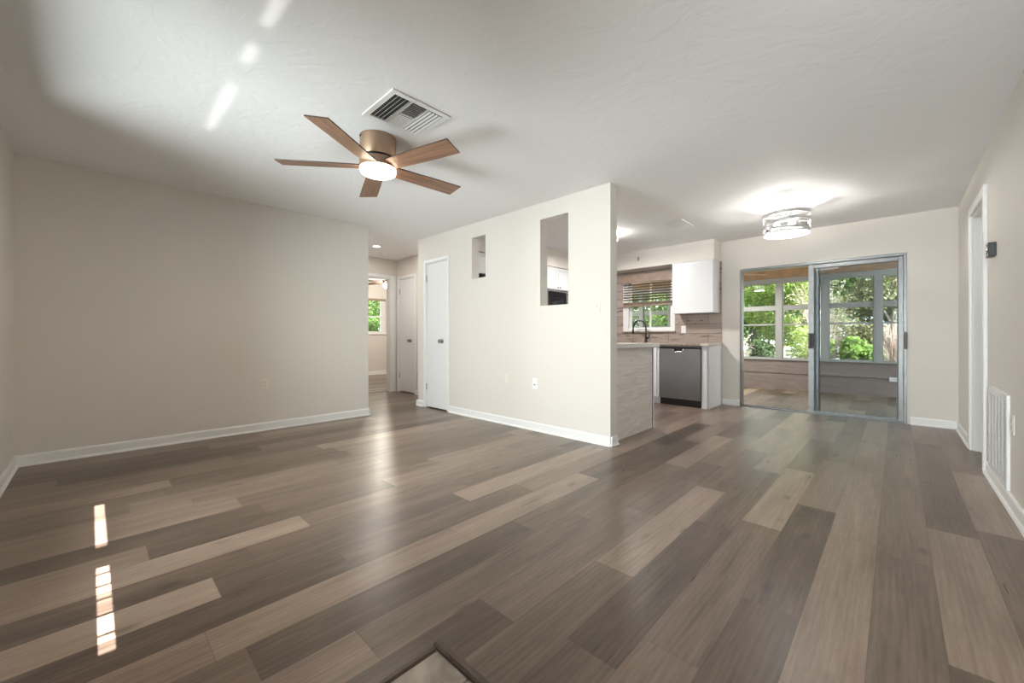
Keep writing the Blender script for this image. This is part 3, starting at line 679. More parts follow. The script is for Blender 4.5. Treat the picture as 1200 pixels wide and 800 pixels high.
# ------------------------------------------------------------------ living room details
outlet('ivory outlet low on the long left wall', (XA, 1.270, 0.502), (1, 0, 0))
outlet('blank ivory wall plate low on the partition wall, left of the cable jack', (-3.242, YP, 0.531), (0, -1, 0), kind='rocker', name='wall_plate', cat='wall plate')
outlet('white cable jack plate low on the partition wall', (-2.823, YP, 0.508), (0, -1, 0), 'whiteplastic', kind='coax', name='cable_jack', cat='wall plate')
outlet('ivory light switch on the partition wall right of the tall opening', (-2.049, YP, 1.30), (0, -1, 0), kind='toggle', name='light_switch', cat='light switch')
outlet('ivory light switch on the back wall between backsplash and sliding door', (-1.838, YB, 1.165), (0, -1, 0), kind='toggle', name='light_switch', cat='light switch', wd=0.10)
outlet('ivory outlet on the right wall just past the air return grille', (XR, 3.688, 0.505), (-1, 0, 0))

# air return grille on the right wall
gr = empty('air_return_grille', (XR, 4.11, 0.097), 'tall white louvred air return grille low on the right wall', 'grille')
y0, y1, z0, z1 = 3.785, 4.437, 0.092, 0.662
f = MB(); f.wall(0, XR - 0.014, XR, y0, y1, z0, z1, [(y0 + 0.045, y1 - 0.045, z0 + 0.04, z1 - 0.04)]); f.build('frame', M['ventwhite'], gr)
MB().box(XR - 0.003, y0 + 0.045, z0 + 0.04, XR - 0.001, y1 - 0.045, z1 - 0.04).build('duct_back', M['ductdark'], gr)
f = MB(); k = 0; z = z0 + 0.048
while z < z1 - 0.045:
    f.obox(Matrix.Translation((XR - 0.008, (y0 + y1) / 2, z)) @ Matrix.Rotation(R(-8), 4, 'Y'), 0.012, y1 - y0 - 0.09, 0.0015); z += 0.0125
lv = f.build('louvres', M['ventwhite'], gr)
f = MB()
for k in range(1, 5): f.box(XR - 0.0145, y0 + 0.045 + k * 0.1124 - 0.02, z0 + 0.04, XR - 0.004, y0 + 0.045 + k * 0.1124 + 0.02, z1 - 0.04)
f.build('bars', M['ventwhite'], gr)

# black box on the right wall
cb_ = empty('door_camera', (XR, 4.285, 1.61), 'small black box with a lens mounted high on the right wall by the doorway', 'wall camera')
MB().box(XR - 0.037, 4.24, 1.566, XR, 4.345, 1.661, 0.003).build('housing', M['black'], cb_)
MB().box(XR - 0.039, 4.250, 1.572, XR - 0.036, 4.335, 1.585, 0.001).build('trim_band', M['chrome'], cb_)
MB().lathe([(0.0, 0), (0.021, 0), (0.021, 0.004), (0.014, 0.006), (0.0, 0.006)], (XR - 0.037, 4.293, 1.622), (-1, 0, 0), 24).build('lens', M['chrome'], cb_, smooth=True)

# ceiling registers
vt = empty('ceiling_vent', (-2.27, 1.384, H), 'large white three-way ceiling vent beside the wooden ceiling fan', 'ceiling vent')
vx0, vx1, vy0, vy1 = -2.462, -2.078, 1.178, 1.590
f = MB(); ix0, ix1, iy0, iy1 = vx0 + 0.035, vx1 - 0.035, vy0 + 0.035, vy1 - 0.035
for (a, b_, c, d_) in ((vx0, vx1, vy0, iy0), (vx0, vx1, iy1, vy1), (vx0, ix0, iy0, iy1), (ix1, vx1, iy0, iy1)): f.box(a, c, H - 0.010, b_, d_, H - 0.001, 0.002)
yA, yB_ = iy0 + 0.115, iy1 - 0.115
f.box(ix0, yA - 0.008, H - 0.011, ix1, yA + 0.004, H - 0.002); f.box(ix0, yB_ - 0.004, H - 0.011, ix1, yB_ + 0.008, H - 0.002)
xm = (ix0 + ix1) / 2; f.box(xm - 0.004, yA + 0.004, H - 0.011, xm + 0.004, yB_ - 0.004, H - 0.002)
f.build('frame', M['ventwhite'], vt)
MB().box(ix0, iy0, H - 0.0018, ix1, iy1, H - 0.0008).build('duct_back', M['ductdark'], vt)
for k in range(4):
    MB().obox(Matrix.Translation((xm, iy0 + 0.018 + k * 0.0255, H - 0.013)) @ Matrix.Rotation(R(48), 4, 'X'), ix1 - ix0 - 0.004, 0.022, 0.0015).build('slat', M['ventwhite'], vt)
    MB().obox(Matrix.Translation((xm, iy1 - 0.018 - k * 0.0255, H - 0.013)) @ Matrix.Rotation(R(-14), 4, 'X'), ix1 - ix0 - 0.004, 0.0145, 0.0015).build('slat', M['ventwhite'], vt)
for k in range(7):
    MB().obox(Matrix.Translation((ix1 - 0.014 - k * 0.0205, (yA + yB_) / 2, H - 0.011)) @ Matrix.Rotation(R(48), 4, 'Y'), 0.017, yB_ - yA - 0.012, 0.0013).build('slat', M['ventwhite'], vt)
    MB().obox(Matrix.Translation((ix0 + 0.014 + k * 0.0205, (yA + yB_) / 2, H - 0.011)) @ Matrix.Rotation(R(-14), 4, 'Y'), 0.0125, yB_ - yA - 0.012, 0.0013).build('slat', M['ventwhite'], vt)
vt = empty('ceiling_vent', (-2.0, 5.1, H), 'small bright ceiling vent over the kitchen edge', 'ceiling vent')
f = MB(); f2 = (-2.125, -1.87, 4.90, 5.30)
for (a, b_, c, d_) in ((f2[0], f2[1], f2[2], f2[2] + 0.03), (f2[0], f2[1], f2[3] - 0.03, f2[3]), (f2[0], f2[0] + 0.03, f2[2] + 0.03, f2[3] - 0.03), (f2[1] - 0.03, f2[1], f2[2] + 0.03, f2[3] - 0.03)): f.box(a, c, H - 0.012, b_, d_, H - 0.001, 0.002)
f.build('frame', M['ventwhite'], vt)
MB().box(f2[0] + 0.03, f2[2] + 0.03, H - 0.0018, f2[1] - 0.03, f2[3] - 0.03, H - 0.0008).build('duct_back', M['ductdark'], vt)
for k in range(9): MB().obox(Matrix.Translation((f2[0] + 0.042 + k * 0.0214, (f2[2] + f2[3]) / 2, H - 0.012)) @ Matrix.Rotation(R(-28), 4, 'Y'), 0.0195, 0.335, 0.0013).build('slat', M['ventwhite'], vt)
vt = MB().lathe([(0.0, 0), (0.06, 0), (0.06, -0.012), (0.045, -0.028), (0.0, -0.03)], (-6.36, 3.41, H), n=28).build('smoke_detector', M['whiteplastic'], None, (-6.36, 3.41, H), True)
tag(vt, 'flat white smoke detector on the hallway ceiling', 'smoke detector')

# ------------------------------------------------------------------ wooden ceiling fan
FX, FY = -2.69, 1.408
fn = empty('ceiling_fan', (FX, FY, H), 'five-blade wooden ceiling fan with a bronze motor and glowing light', 'ceiling fan')
MB().lathe([(0.0, 0), (0.127, 0), (0.127, -0.004), (0.124, -0.006), (0.124, -0.138), (0.121, -0.144), (0.0, -0.144)], (FX, FY, H), n=64).build('motor_housing', M['copper'], fn, smooth=True)
MB().lathe([(0.0, -0.144), (0.106, -0.144), (0.106, -0.156), (0.0, -0.156)], (FX, FY, H), n=48).build('gap_ring', M['dark'], fn, smooth=True)
MB().lathe([(0.0, -0.156), (0.116, -0.156), (0.126, -0.162), (0.128, -0.170), (0.128, -0.222), (0.0, -0.222)], (FX, FY, H), n=64).build('hub', M['copper'], fn, smooth=True)
MB().lathe([(0.0, -0.222), (0.124, -0.222), (0.125, -0.236), (0.121, -0.249), (0.109, -0.257), (0.0, -0.260)], (FX, FY, H), n=64).build('light_lens', M['fanlight'], fn, smooth=True)
MB().box(FX - 0.02, FY - 0.128, H - 0.022, FX - 0.012, FY - 0.122, H - 0.010, 0.001).build('screw', M['dark'], fn)
for k in range(5):
    a = R(-56.75 + 72 * k)
    bm = bmesh.new(); uvl = bm.loops.layers.uv.new('UVMap')
    prof = [(0.115, 0.058), (0.22, 0.064), (0.40, 0.0695), (0.60, 0.073), (0.676, 0.0735)]
    zt_, zb_ = 0.004, -0.004
    def P_(x, y, z): return bm.verts.new((x, y, z))
    top = [(P_(x, -w_, zt_), P_(x - (0.008 if i == 4 else 0), w_, zt_)) for i, (x, w_) in enumerate(prof)]
    bot = [(P_(x, -w_, zb_), P_(x - (0.008 if i == 4 else 0), w_, zb_)) for i, (x, w_) in enumerate(prof)]
    for i in range(4):
        bm.faces.new((top[i][0], top[i + 1][0], top[i + 1][1], top[i][1])); bm.faces.new((bot[i][0], bot[i][1], bot[i + 1][1], bot[i + 1][0]))
        bm.faces.new((top[i][0], bot[i][0], bot[i + 1][0], top[i + 1][0])); bm.faces.new((top[i][1], top[i + 1][1], bot[i + 1][1], bot[i][1]))
    bm.faces.new((top[0][0], top[0][1], bot[0][1], bot[0][0])); bm.faces.new((top[4][0], bot[4][0], bot[4][1], top[4][1]))
    for fc in bm.faces:
        for lp in fc.loops: lp[uvl].uv = (lp.vert.co.x + k * 1.7, lp.vert.co.y)
        if abs(fc.normal.z) < 0.5 or fc.calc_area() < 0: fc.material_index = 0
    bm.normal_update()
    for fc in bm.faces: fc.material_index = 0 if abs(fc.normal.z) > 0.5 else 1
    bmesh.ops.recalc_face_normals(bm, faces=list(bm.faces))
    me = bpy.data.meshes.new('blade'); bm.to_mesh(me); bm.free(); me.materials.append(M['blade']); me.materials.append(M['bladeedge'])
    o = bpy.data.objects.new('blade', me); C.objects.link(o); o.parent = fn
    o.matrix_basis = Matrix.Translation((0, 0, -0.206)) @ Matrix.Rotation(a, 4, 'Z') @ Matrix.Rotation(R(-10.5), 4, 'X')
lamp('fan_lamp', 'AREA', (FX, FY, H - 0.264), 9.0, (1.0, 0.84, 0.64), (0, 0, 0), shape='DISK', size=0.24)

# ------------------------------------------------------------------ drum ceiling light over the dining area
DX, DY = -0.85, 5.115
dl = empty('ceiling_light', (DX, DY, H), 'round chrome-banded drum ceiling light glowing over the dining area', 'ceiling light')
MB().lathe([(0.0, 0), (0.065, 0), (0.065, -0.018), (0.05, -0.025), (0.0, -0.025)], (DX, DY, H), n=32).build('canopy', M['chrome'], dl, smooth=True)
MB().lathe([(0.007, -0.02), (0.007, -0.15)], (DX, DY, H), n=12).build('stem', M['chrome'], dl, smooth=True)
RD_ = 0.215
def ring(z0, z1, tilt=0.0, r=RD_, th=0.003):
    b = bmesh.new(); n_ = 72; V_ = []
    for i in range(n_):
        t_ = 2 * PI * i / n_; dz = tilt * math.cos(t_ + 0.6)
        V_.append([b.verts.new((DX + rr_ * math.cos(t_), DY + rr_ * math.sin(t_), z + dz)) for rr_, z in ((r, z0), (r, z1), (r - th, z1), (r - th, z0))])
    for i in range(n_):
        A, B = V_[i], V_[(i + 1) % n_]
        for k in range(4): b.faces.new((A[k], B[k], B[(k + 1) % 4], A[(k + 1) % 4]))
    return MB().merge(b)
ring(2.290, 2.330).build('band', M['chrome'], dl, smooth=True)
ring(2.195, 2.232, 0.028, RD_ - 0.004).build('band', M['chrome'], dl, smooth=True)
ring(2.150, 2.180, -0.022, RD_ - 0.008).build('band', M['chrome'], dl, smooth=True)
ring(2.105, 2.125).build('band', M['chrome'], dl, smooth=True)
for k in range(4):
    a = R(20 + 90 * k); x, y = DX + (RD_ - 0.005) * math.cos(a), DY + (RD_ - 0.005) * math.sin(a)
    MB().tube([(x, y, 2.11), (x, y, 2.33)], 0.004, 8).build('rod', M['chrome'], dl, smooth=True)
f = MB()
for k in range(4):
    a = R(20 + 90 * k); f.tube([(DX, DY, 2.30), (DX + (RD_ - 0.006) * math.cos(a), DY + (RD_ - 0.006) * math.sin(a), 2.30)], 0.004, 8)
f.build('spider', M['chrome'], dl, smooth=True)
MB().lathe([(RD_ - 0.03, 2.115 - H), (RD_ - 0.03, 2.31 - H)], (DX, DY, H), n=64, cap=False).build('glass_shade', M['shadeglass'], dl, smooth=True)
MB().lathe([(0.0, 2.112 - H), (RD_ - 0.012, 2.112 - H), (RD_ - 0.012, 2.106 - H), (0.10, 2.094 - H), (0.0, 2.090 - H)], (DX, DY, H), n=64).build('diffuser', M['diffuser'], dl, smooth=True)
for k in range(3):
    a = R(75 + 120 * k); x, y = DX + 0.085 * math.cos(a), DY + 0.085 * math.sin(a)
    MB().lathe([(0.0, 0), (0.016, 0), (0.016, 0.05), (0.0, 0.05)], (x, y, 2.245), n=16).build('socket', M['whiteplastic'], dl, smooth=True)
    MB().lathe([(0.0, -0.075), (0.016, -0.071), (0.028, -0.058), (0.031, -0.040), (0.024, -0.018), (0.014, 0.0), (0.0, 0.0)], (x, y, 2.245), n=20).build('bulb', M['bulb'], dl, smooth=True)
    lamp('drum_bulb_light', 'POINT', (x + 0.045 * math.cos(a + 1), y + 0.045 * math.sin(a + 1), 2.225), DRUM_W / 3, (1.0, 0.96, 0.90), shadow_soft_size=0.02)

# kitchen flush light
KX, KY = -2.97, 5.05
kl = empty('ceiling_light', (KX, KY, H), 'white flush ceiling light half hidden behind the partition end', 'ceiling light')
MB().lathe([(0.0, 0), (0.07, 0), (0.07, -0.05), (0.0, -0.05)], (KX, KY, H), n=32).build('base', M['whiteplastic'], kl, smooth=True)
MB().lathe([(0.0, -0.112), (0.09, -0.102), (0.135, -0.078), (0.15, -0.055), (0.145, -0.05), (0.0, -0.05)], (KX, KY, H), n=48).build('shade', M['domelit'], kl, smooth=True)
lamp('kitchen_bulb_up', 'POINT', (KX + 0.16, KY - 0.12, H - 0.075), 5.0, (1.0, 0.97, 0.92), shadow_soft_size=0.015)
lamp('kitchen_bulb_down', 'AREA', (KX, KY, H - 0.116), KITCHEN_W, (1.0, 0.97, 0.92), shape='DISK', size=0.28)
# hall recessed light
hl = empty('recessed_light', (-5.885, 3.057, H), 'small glowing recessed light in the hallway ceiling', 'recessed light')
MB().lathe([(0.05, -0.002), (0.075, -0.002), (0.08, -0.006), (0.078, -0.011), (0.052, -0.011), (0.05, -0.002)], (-5.885, 3.057, H), n=36, cap=False).build('trim_ring', M['whiteplastic'], hl, smooth=True)
MB().lathe([(0.0, -0.002), (0.05, -0.002), (0.05, -0.009), (0.0, -0.010)], (-5.885, 3.057, H), n=36).build('lens', M['ledlit'], hl, smooth=True)
lamp('hall_lamp', 'AREA', (-5.885, 3.057, H - 0.014), HALL_W, (1.0, 0.96, 0.9), shape='DISK', size=0.1)

# ------------------------------------------------------------------ kitchen
def shaker(mb, axis, face, sgn, a0, a1, z0, z1, fw=0.055, th=0.019):
    """a framed door standing proud of plane `face` along -/+ axis"""
    def bx(p0, p1, q0, q1, d0, d1, bev):
        lo, hi = sorted((face + sgn * d0, face + sgn * d1))
        if axis == 1: mb.box(p0, lo, q0, p1, hi, q1, bev)
        else: mb.box(lo, p0, q0, hi, p1, q1, bev)
    bx(a0, a1, z0, z1, 0.0, th - 0.006, 0)
    bx(a0, a0 + fw, z0, z1, th - 0.006, th, 0.001); bx(a1 - fw, a1, z0, z1, th - 0.006, th, 0.001)
    bx(a0 + fw, a1 - fw, z0, z0 + fw, th - 0.006, th, 0.001); bx(a0 + fw, a1 - fw, z1 - fw, z1, th - 0.006, th, 0.001)
# wall cabinet right of the window
uc = empty('wall_cabinet', (-2.22, YB, 1.37), 'white wall cabinet hanging between the kitchen window and the back wall corner', 'cabinet')
MB().box(-2.522, 6.245, 1.37, -1.925, YB - 0.014, 2.148, 0.002).build('body', M['cabinet'], uc)
q = MB(); shaker(q, 1, 6.244, -1, -2.520, -1.927, 1.373, 2.144); dd = q.build('door', M['cabinet'], uc)
# left run seen through the tall opening
def wall_cab(label, y0, y1, z0, z1, nd=1):
    c_ = empty('wall_cabinet', (XK, (y0 + y1) / 2, z0), label, 'cabinet')
    MB().box(XK + 0.002, y0, z0, -4.022, y1, z1, 0.002).build('body', M['cabinet'], c_)
    for k in range(nd):
        a, b_ = y0 + (y1 - y0) * k / nd + 0.003, y0 + (y1 - y0) * (k + 1) / nd - 0.003
        q = MB(); shaker(q, 0, -4.021, 1, a, b_, z0 + 0.003, z1 - 0.004); o = q.build('door', M['cabinet'], c_)
        ky = b_ - 0.028 if k == 0 else a + 0.028
        MB().lathe([(0.0, 0), (0.006, 0), (0.006, 0.012), (0.014, 0.018), (0.014, 0.024), (0.0, 0.027)], (-4.002, ky, z0 + 0.035), (1, 0, 0), 16).build('knob', M['nickel'], o, smooth=True)
    return c_
wall_cab('short white wall cabinet above the black refrigerator', YP + T + 0.03, 4.36, 1.86, 2.145, 2)
wall_cab('white wall cabinet between refrigerator and microwave', 4.365, 4.880, 1.37, 2.145, 1)
wall_cab('short white wall cabinet above the microwave seen through the tall opening', 4.885, 5.645, 1.785, 2.145, 2)
wall_cab('white wall cabinet past the microwave in the kitchen corner', 5.650, 6.235, 1.37, 2.145, 1)
mw = empty('microwave', (XK, 5.265, 1.375), 'black and steel microwave under a short cabinet, seen through the tall opening', 'microwave')
MB().box(XK + 0.002, 4.887, 1.375, -3.965, 5.643, 1.780, 0.003).build('body', M['black'], mw)
q = MB(); q.wall(0, -3.964, -3.945, 4.888, 5.642, 1.378, 1.778, [(4.925, 5.40, 1.43, 1.735)]); q.build('door_frame', M['steel'], mw)
MB().box(-3.962, 4.925, 1.43, -3.950, 5.40, 1.735).build('window', M['blackgloss'], mw)
MB().tube([(-3.944, 5.43, 1.44), (-3.918, 5.43, 1.45), (-3.905, 5.43, 1.50), (-3.905, 5.43, 1.66), (-3.918, 5.43, 1.71), (-3.944, 5.43, 1.72)], 0.010, 10).build('handle', M['black'], mw, smooth=True)
MB().box(-3.945, 5.475, 1.40, -3.942, 5.63, 1.755).build('control_panel', M['blackgloss'], mw)
rf = empty('refrigerator', (-3.99, 3.89, 0), 'black refrigerator behind the partition, a sliver of its top showing in the small opening', 'refrigerator')
MB().box(XK + 0.01, YP + T + 0.05, 0.02, -3.68, 4.34, 1.775, 0.006).build('body', M['black'], rf)
MB().box(-3.675, YP + T + 0.052, 0.62, -3.62, 4.338, 1.773, 0.01, 2).build('door', M['blackgloss'], rf)
MB().box(-3.675, YP + T + 0.052, 0.05, -3.62, 4.338, 0.61, 0.01, 2).build('freezer_drawer', M['blackgloss'], rf)
MB().tube([(-3.62, 4.28, 0.80), (-3.58, 4.28, 0.82), (-3.58, 4.28, 1.50), (-3.62, 4.28, 1.52)], 0.011, 10).build('handle', M['steel'], rf, smooth=True)
rg_ = empty('range', (-4.0, 5.265, 0), 'black and steel range below the microwave', 'range')
MB().box(XK + 0.01, 4.89, 0.02, -3.72, 5.64, 0.91, 0.004).build('body', M['steel'], rg_)
MB().box(XK + 0.01, 4.89, 0.91, -3.70, 5.64, 0.925, 0.003).build('cooktop', M['blackgloss'], rg_)
MB().box(-3.72, 4.92, 0.25, -3.69, 5.61, 0.78, 0.004).build('oven_door', M['blackgloss'], rg_)
MB().tube([(-3.69, 4.97, 0.74), (-3.645, 4.97, 0.74), (-3.645, 5.56, 0.74), (-3.69, 5.56, 0.74)], 0.011, 10).build('handle', M['steel'], rg_, smooth=True)
lb = empty('base_cabinet', (-4.0, 4.62, 0), 'white base cabinet between refrigerator and range', 'cabinet')
MB().box(XK + 0.01, 4.365, 0.10, -3.74, 4.885, 0.885, 0.002).build('body', M['cabinet'], lb)
MB().box(XK + 0.01, 4.365, 0.0, -3.80, 4.885, 0.10).build('toe_kick', M['cabinet'], lb)
MB().box(XK + 0.01, 4.365, 0.885, -3.71, 4.885, 0.925, 0.003).build('worktop', M['stonedark'], lb)
q = MB(); shaker(q, 0, -3.74, 1, 4.37, 4.88, 0.11, 0.88); q.build('door', M['cabinet'], lb)

# peninsula behind the partition
pn = empty('base_cabinet', (-2.6, 3.87, 0), 'kitchen peninsula cabinet clad with a weathered grey wood panel behind the partition end', 'cabinet')
PX0 = -3.55
MB().box(PX0, YP + T + 0.004, 0.10, -1.978, 4.285, 0.897, 0.002).build('body', M['cabinet'], pn)
MB().box(PX0, YP + T + 0.004, 0.0, -1.978, 4.21, 0.10).build('toe_kick', M['cabinet'], pn)
MB().box(-1.977, YP + T + 0.002, 0.0, -1.962, 4.292, 0.897, 0.001).build('end_panel', M['panelwood'], pn)['label'] = 'weathered grey wood-look panel'
MB().box(-1.985, 4.293, 0.0, -1.958, 4.300, 0.897).build('edge_strip', M['transition'], pn)['label'] = 'dark edge strip'
MB().box(-1.990, 4.301, 0.0, -1.956, 4.320, 0.897, 0.001).build('corner_post', M['cabinet'], pn)
for k in range(3):
    a = PX0 + 0.52 * k + 0.005; q = MB(); shaker(q, 1, 4.286, 1, a, a + 0.51, 0.11, 0.89); q.build('door', M['cabinet'], pn)
tag(MB().box(PX0 - 0.02, YP + T + 0.002, 0.899, -1.90, 4.345, 0.942, 0.006, 2).build('countertop', M['stone'], None, (-2.6, 3.87, 0.899)), 'pale speckled stone countertop on the peninsula', 'countertop')

# back run: base cabinet, dishwasher, end cabinet, worktop
bc = empty('base_cabinet', (-3.4, 6.2, 0), 'white sink base cabinet left of the dishwasher', 'cabinet')
MB().box(XK + 0.01, 5.93, 0.10, -2.60, YB - 0.005, 0.883, 0.002).build('body', M['cabinet'], bc)
MB().box(XK + 0.01, 5.97, 0.0, -2.60, YB - 0.005, 0.10).build('toe_kick', M['cabinet'], bc)
for k in range(3):
    a = -2.63 - 0.44 * (k + 1); q = MB(); shaker(q, 1, 5.93, -1, a + 0.004, a + 0.436, 0.11, 0.875); q.build('door', M['cabinet'], bc)
ec = empty('base_cabinet', (-1.94, 6.24, 0), 'narrow white end cabinet panel right of the dishwasher', 'cabinet')
MB().box(-1.988, 5.930, 0.0, -1.912, YB - 0.005, 0.883, 0.002).build('filler', M['cabinet'], ec)
MB().box(-1.911, 5.952, 0.0, -1.892, YB - 0.028, 0.883, 0.002).build('end_panel', M['cabinet'], ec)
dw = empty('dishwasher', (-2.29, 6.2, 0), 'stainless steel dishwasher with a pocket handle under the kitchen counter', 'dishwasher')
MB().box(-2.592, 5.935, 0.10, -1.992, YB - 0.01, 0.880, 0.003).build('body', M['steel'], dw)
dz0, dz1 = 0.105, 0.835
q = MB(); q.wall(1, 5.905, 5.934, -2.590, -1.994, dz0, dz1, [(-2.385, -2.235, 0.790, 1.0)])
q.build('door', M['steel'], dw)
MB().box(-2.590, 5.912, 0.837, -1.994, 5.934, 0.866, 0.002).build('control_strip', M['black'], dw)
q = MB(); q.box(-2.384, 5.926, 0.792, -2.236, 5.934, 0.836); q.build('handle_pocket', M['dark'], dw)
q = MB(); q.tube([(-2.383, 5.910, 0.834), (-2.378, 5.904, 0.805), (-2.36, 5.901, 0.793), (-2.26, 5.901, 0.793), (-2.242, 5.904, 0.805), (-2.237, 5.910, 0.834)], 0.006, 10); q.build('handle_lip', M['chrome'], dw, smooth=True)
MB().box(-2.590, 5.950, 0.002, -1.994, 5.97, 0.10).build('toe_kick', M['black'], dw)
wt = tag(MB().box(XK + 0.005, 5.89, 0.885, -1.884, YB - 0.013, 0.924, 0.005, 2).build('countertop', M['stonedark'], None, (-3.1, 6.2, 0.885)), 'brown speckled countertop over the dishwasher', 'countertop')
MB().box(-1.992, 5.889, 0.8835, -1.8835, YB - 0.012, 0.9248, 0.005, 2).build('end_piece', M['stone'], wt)['label'] = 'pale stone end'
# backsplash
bs = MB(); bs.wall(1, YB - 0.012, YB - 0.0005, XK + 0.002, -1.899, 0.925, 2.149, [(-3.52, -2.60, 1.10, 2.06)])
struct(bs.build('wall_backsplash', M['splash']), 'taupe wood-look tile backsplash around the kitchen window', 'backsplash')
outlet('white outlet on the backsplash under the wall cabinet', (-2.462, YB - 0.012, 1.13), (0, -1, 0), 'whiteplastic')
# soffit sensor
sn = MB().box(-3.10, 6.222, 2.275, -3.072, 6.24, 2.335, 0.003)
tag(sn.build('motion_sensor', M['nickel'], None, (-3.086, 6.24, 2.30)), 'tiny grey hook plate on the cream soffit above the kitchen window', 'wall plate')
# kitchen window
kw = empty('window_20', (-3.05, YB, 1.1), 'white framed kitchen window over the sink with wooden blind', 'window', kind='structure')
f = MB(); f.wall(1, YB - 0.02, YB + 0.0, -3.52, -2.60, 1.10, 2.06, [(-3.42, -2.665, 1.14, 2.01)]); f.wall(1, YB, YB + T, KW[0], KW[1], KW[2], KW[3], [(-3.42, -2.675, 1.15, 2.01)])
f.build('frame', M['white'], kw)
f = MB(); f.wall(1, YB + 0.05, YB + 0.08, -3.42, -2.675, 1.15, 2.01, [(-3.395, -3.055, 1.175, 1.985), (-3.035, -2.70, 1.175, 1.985)])
f.build('sash', M['white'], kw)
MB().box(-3.40, YB + 0.062, 1.17, -2.69, YB + 0.066, 1.99).build('pane', M['glass'], kw)
MB().box(-3.535, YB - 0.045, 1.085, -2.585, YB - 0.012, 1.108, 0.003).build('sill', M['stonedark'], kw)
bl = empty('window_blind', (-3.06, YB - 0.05, 1.55), 'half-raised brown wooden blind in the kitchen window', 'window blind')
MB().box(-3.535, YB - 0.085, 1.945, -2.60, YB - 0.065, 2.078, 0.004).build('valance', M['valance'], bl)
MB().box(-3.50, YB - 0.065, 1.99, -2.63, YB - 0.022, 2.04).build('headrail', M['slats'], bl)
z = 1.655
while z < 1.95:
    MB().obox(Matrix.Translation((-3.065, YB - 0.045, z)) @ Matrix.Rotation(R(-22), 4, 'X'), 0.865, 0.044, 0.003, 0.001).build('slat', M['slats'], bl); z += 0.043
for k in range(7): MB().obox(Matrix.Translation((-3.065, YB - 0.045, 1.568 + k * 0.0065)), 0.865, 0.046, 0.0035).build('slat', M['slats'], bl)
MB().box(-3.50, YB - 0.072, 1.535, -2.63, YB - 0.020, 1.563, 0.003).build('bottom_rail', M['slats'], bl)
for x in (-3.36, -2.78): MB().tube([(x, YB - 0.07, 1.54), (x, YB - 0.07, 2.0)], 0.0015, 5).build('cord', M['valance'], bl)
# faucet
fc = empty('faucet', (-3.024, 6.38, 0.924), 'dark gooseneck kitchen faucet in front of the window', 'faucet')
MB().lathe([(0.0, 0), (0.029, 0), (0.029, 0.012), (0.022, 0.02), (0.020, 0.10), (0.0, 0.10)], (-3.024, 6.38, 0.9242), n=24).build('base', M['bronze'], fc, smooth=True)
pts = [(-3.024, 6.38, 1.02), (-3.024, 6.38, 1.18)] + [(-3.128 + 0.104 * math.cos(a), 6.38 - 0.02 * (1 - math.cos(a)), 1.18 + 0.104 * math.sin(a)) for a in [R(15 * i) for i in range(1, 12)]] + [(-3.232, 6.34, 1.17), (-3.234, 6.34, 1.11)]
MB().tube(pts, 0.0125, 12).build('spout', M['bronze'], fc, smooth=True)
MB().tube([(-3.235, 6.34, 1.13), (-3.236, 6.34, 1.06)], 0.016, 12).build('spray_head', M['bronze'], fc, smooth=True)
MB().tube([(-3.004, 6.38, 0.99), (-2.985, 6.38, 0.995), (-2.965, 6.375, 1.03), (-2.953, 6.37, 1.07)], [0.012, 0.012, 0.008, 0.006], 10).build('lever', M['bronze'], fc, smooth=True)

# ------------------------------------------------------------------ bedroom
bw = empty('window_21', (XBED, 5.13, 1.1), 'small white bedroom window with green foliage beyond', 'window', kind='structure')
f = MB(); f.wall(0, XBED - 0.09, XBED - 0.04, BW[0], BW[1], BW[2], BW[3], [(BW[0] + 0.05, BW[1] - 0.13, 1.16, 1.53), (BW[0] + 0.05, BW[1] - 0.13, 1.57, 2.0)])
f.build('frame', M['white'], bw)
MB().box(XBED - 0.067, BW[0] + 0.04, 1.15, XBED - 0.063, BW[1] - 0.12, 2.01).build('pane', M['glass'], bw)
MB().box(XBED - 0.02, BW[0] - 0.03, BW[2] - 0.025, XBED + 0.03, BW[1] + 0.03, BW[2], 0.003).build('sill', M['white'], bw)
bb = empty('window_blind', (XBED, 5.13, 1.6), 'raised white blind at the top of the bedroom window', 'window blind')
MB().box(XBED - 0.035, BW[0] + 0.01, 1.985, XBED + 0.012, BW[1] - 0.01, 2.035, 0.003).build('headrail', M['valance'], bb)
for k in range(8): MB().box(XBED - 0.03, BW[1] - 0.125, 1.58 + k * 0.05, XBED - 0.01, BW[1] - 0.015, 1.605 + k * 0.05, 0.002).build('slat', M['whiteplastic'], bb)
bf = empty('ceiling_fan', (-8.6, 4.70, H), 'bedroom ceiling fan with a lit bulb seen through the doorway', 'ceiling fan')
MB().lathe([(0.0, 0), (0.06, 0), (0.06, -0.03), (0.015, -0.035), (0.015, -0.11), (0.09, -0.12), (0.09, -0.19), (0.0, -0.20)], (-8.6, 4.70, H), n=28).build('motor', M['nickel'], bf, smooth=True)
for k in range(5):
    a = R(-90 + 72 * k); mt = Matrix.Translation((-8.6, 4.70, 2.275)) @ Matrix.Rotation(a, 4, 'Z') @ Matrix.Translation((0.36, 0, 0)) @ Matrix.Rotation(R(10), 4, 'X')
    MB().obox(mt, 0.56, 0.12, 0.008, 0.002).build('blade', M['transition'], bf)
MB().lathe([(0.0, -0.29), (0.05, -0.275), (0.07, -0.24), (0.06, -0.20), (0.0, -0.20)], (-8.6, 4.70, H), n=24).build('light_globe', M['bulb'], bf, smooth=True)
lamp('bedroom_lamp', 'POINT', (-8.6, 4.70, 2.08), BED_W, (1.0, 0.93, 0.82), shadow_soft_size=0.06)

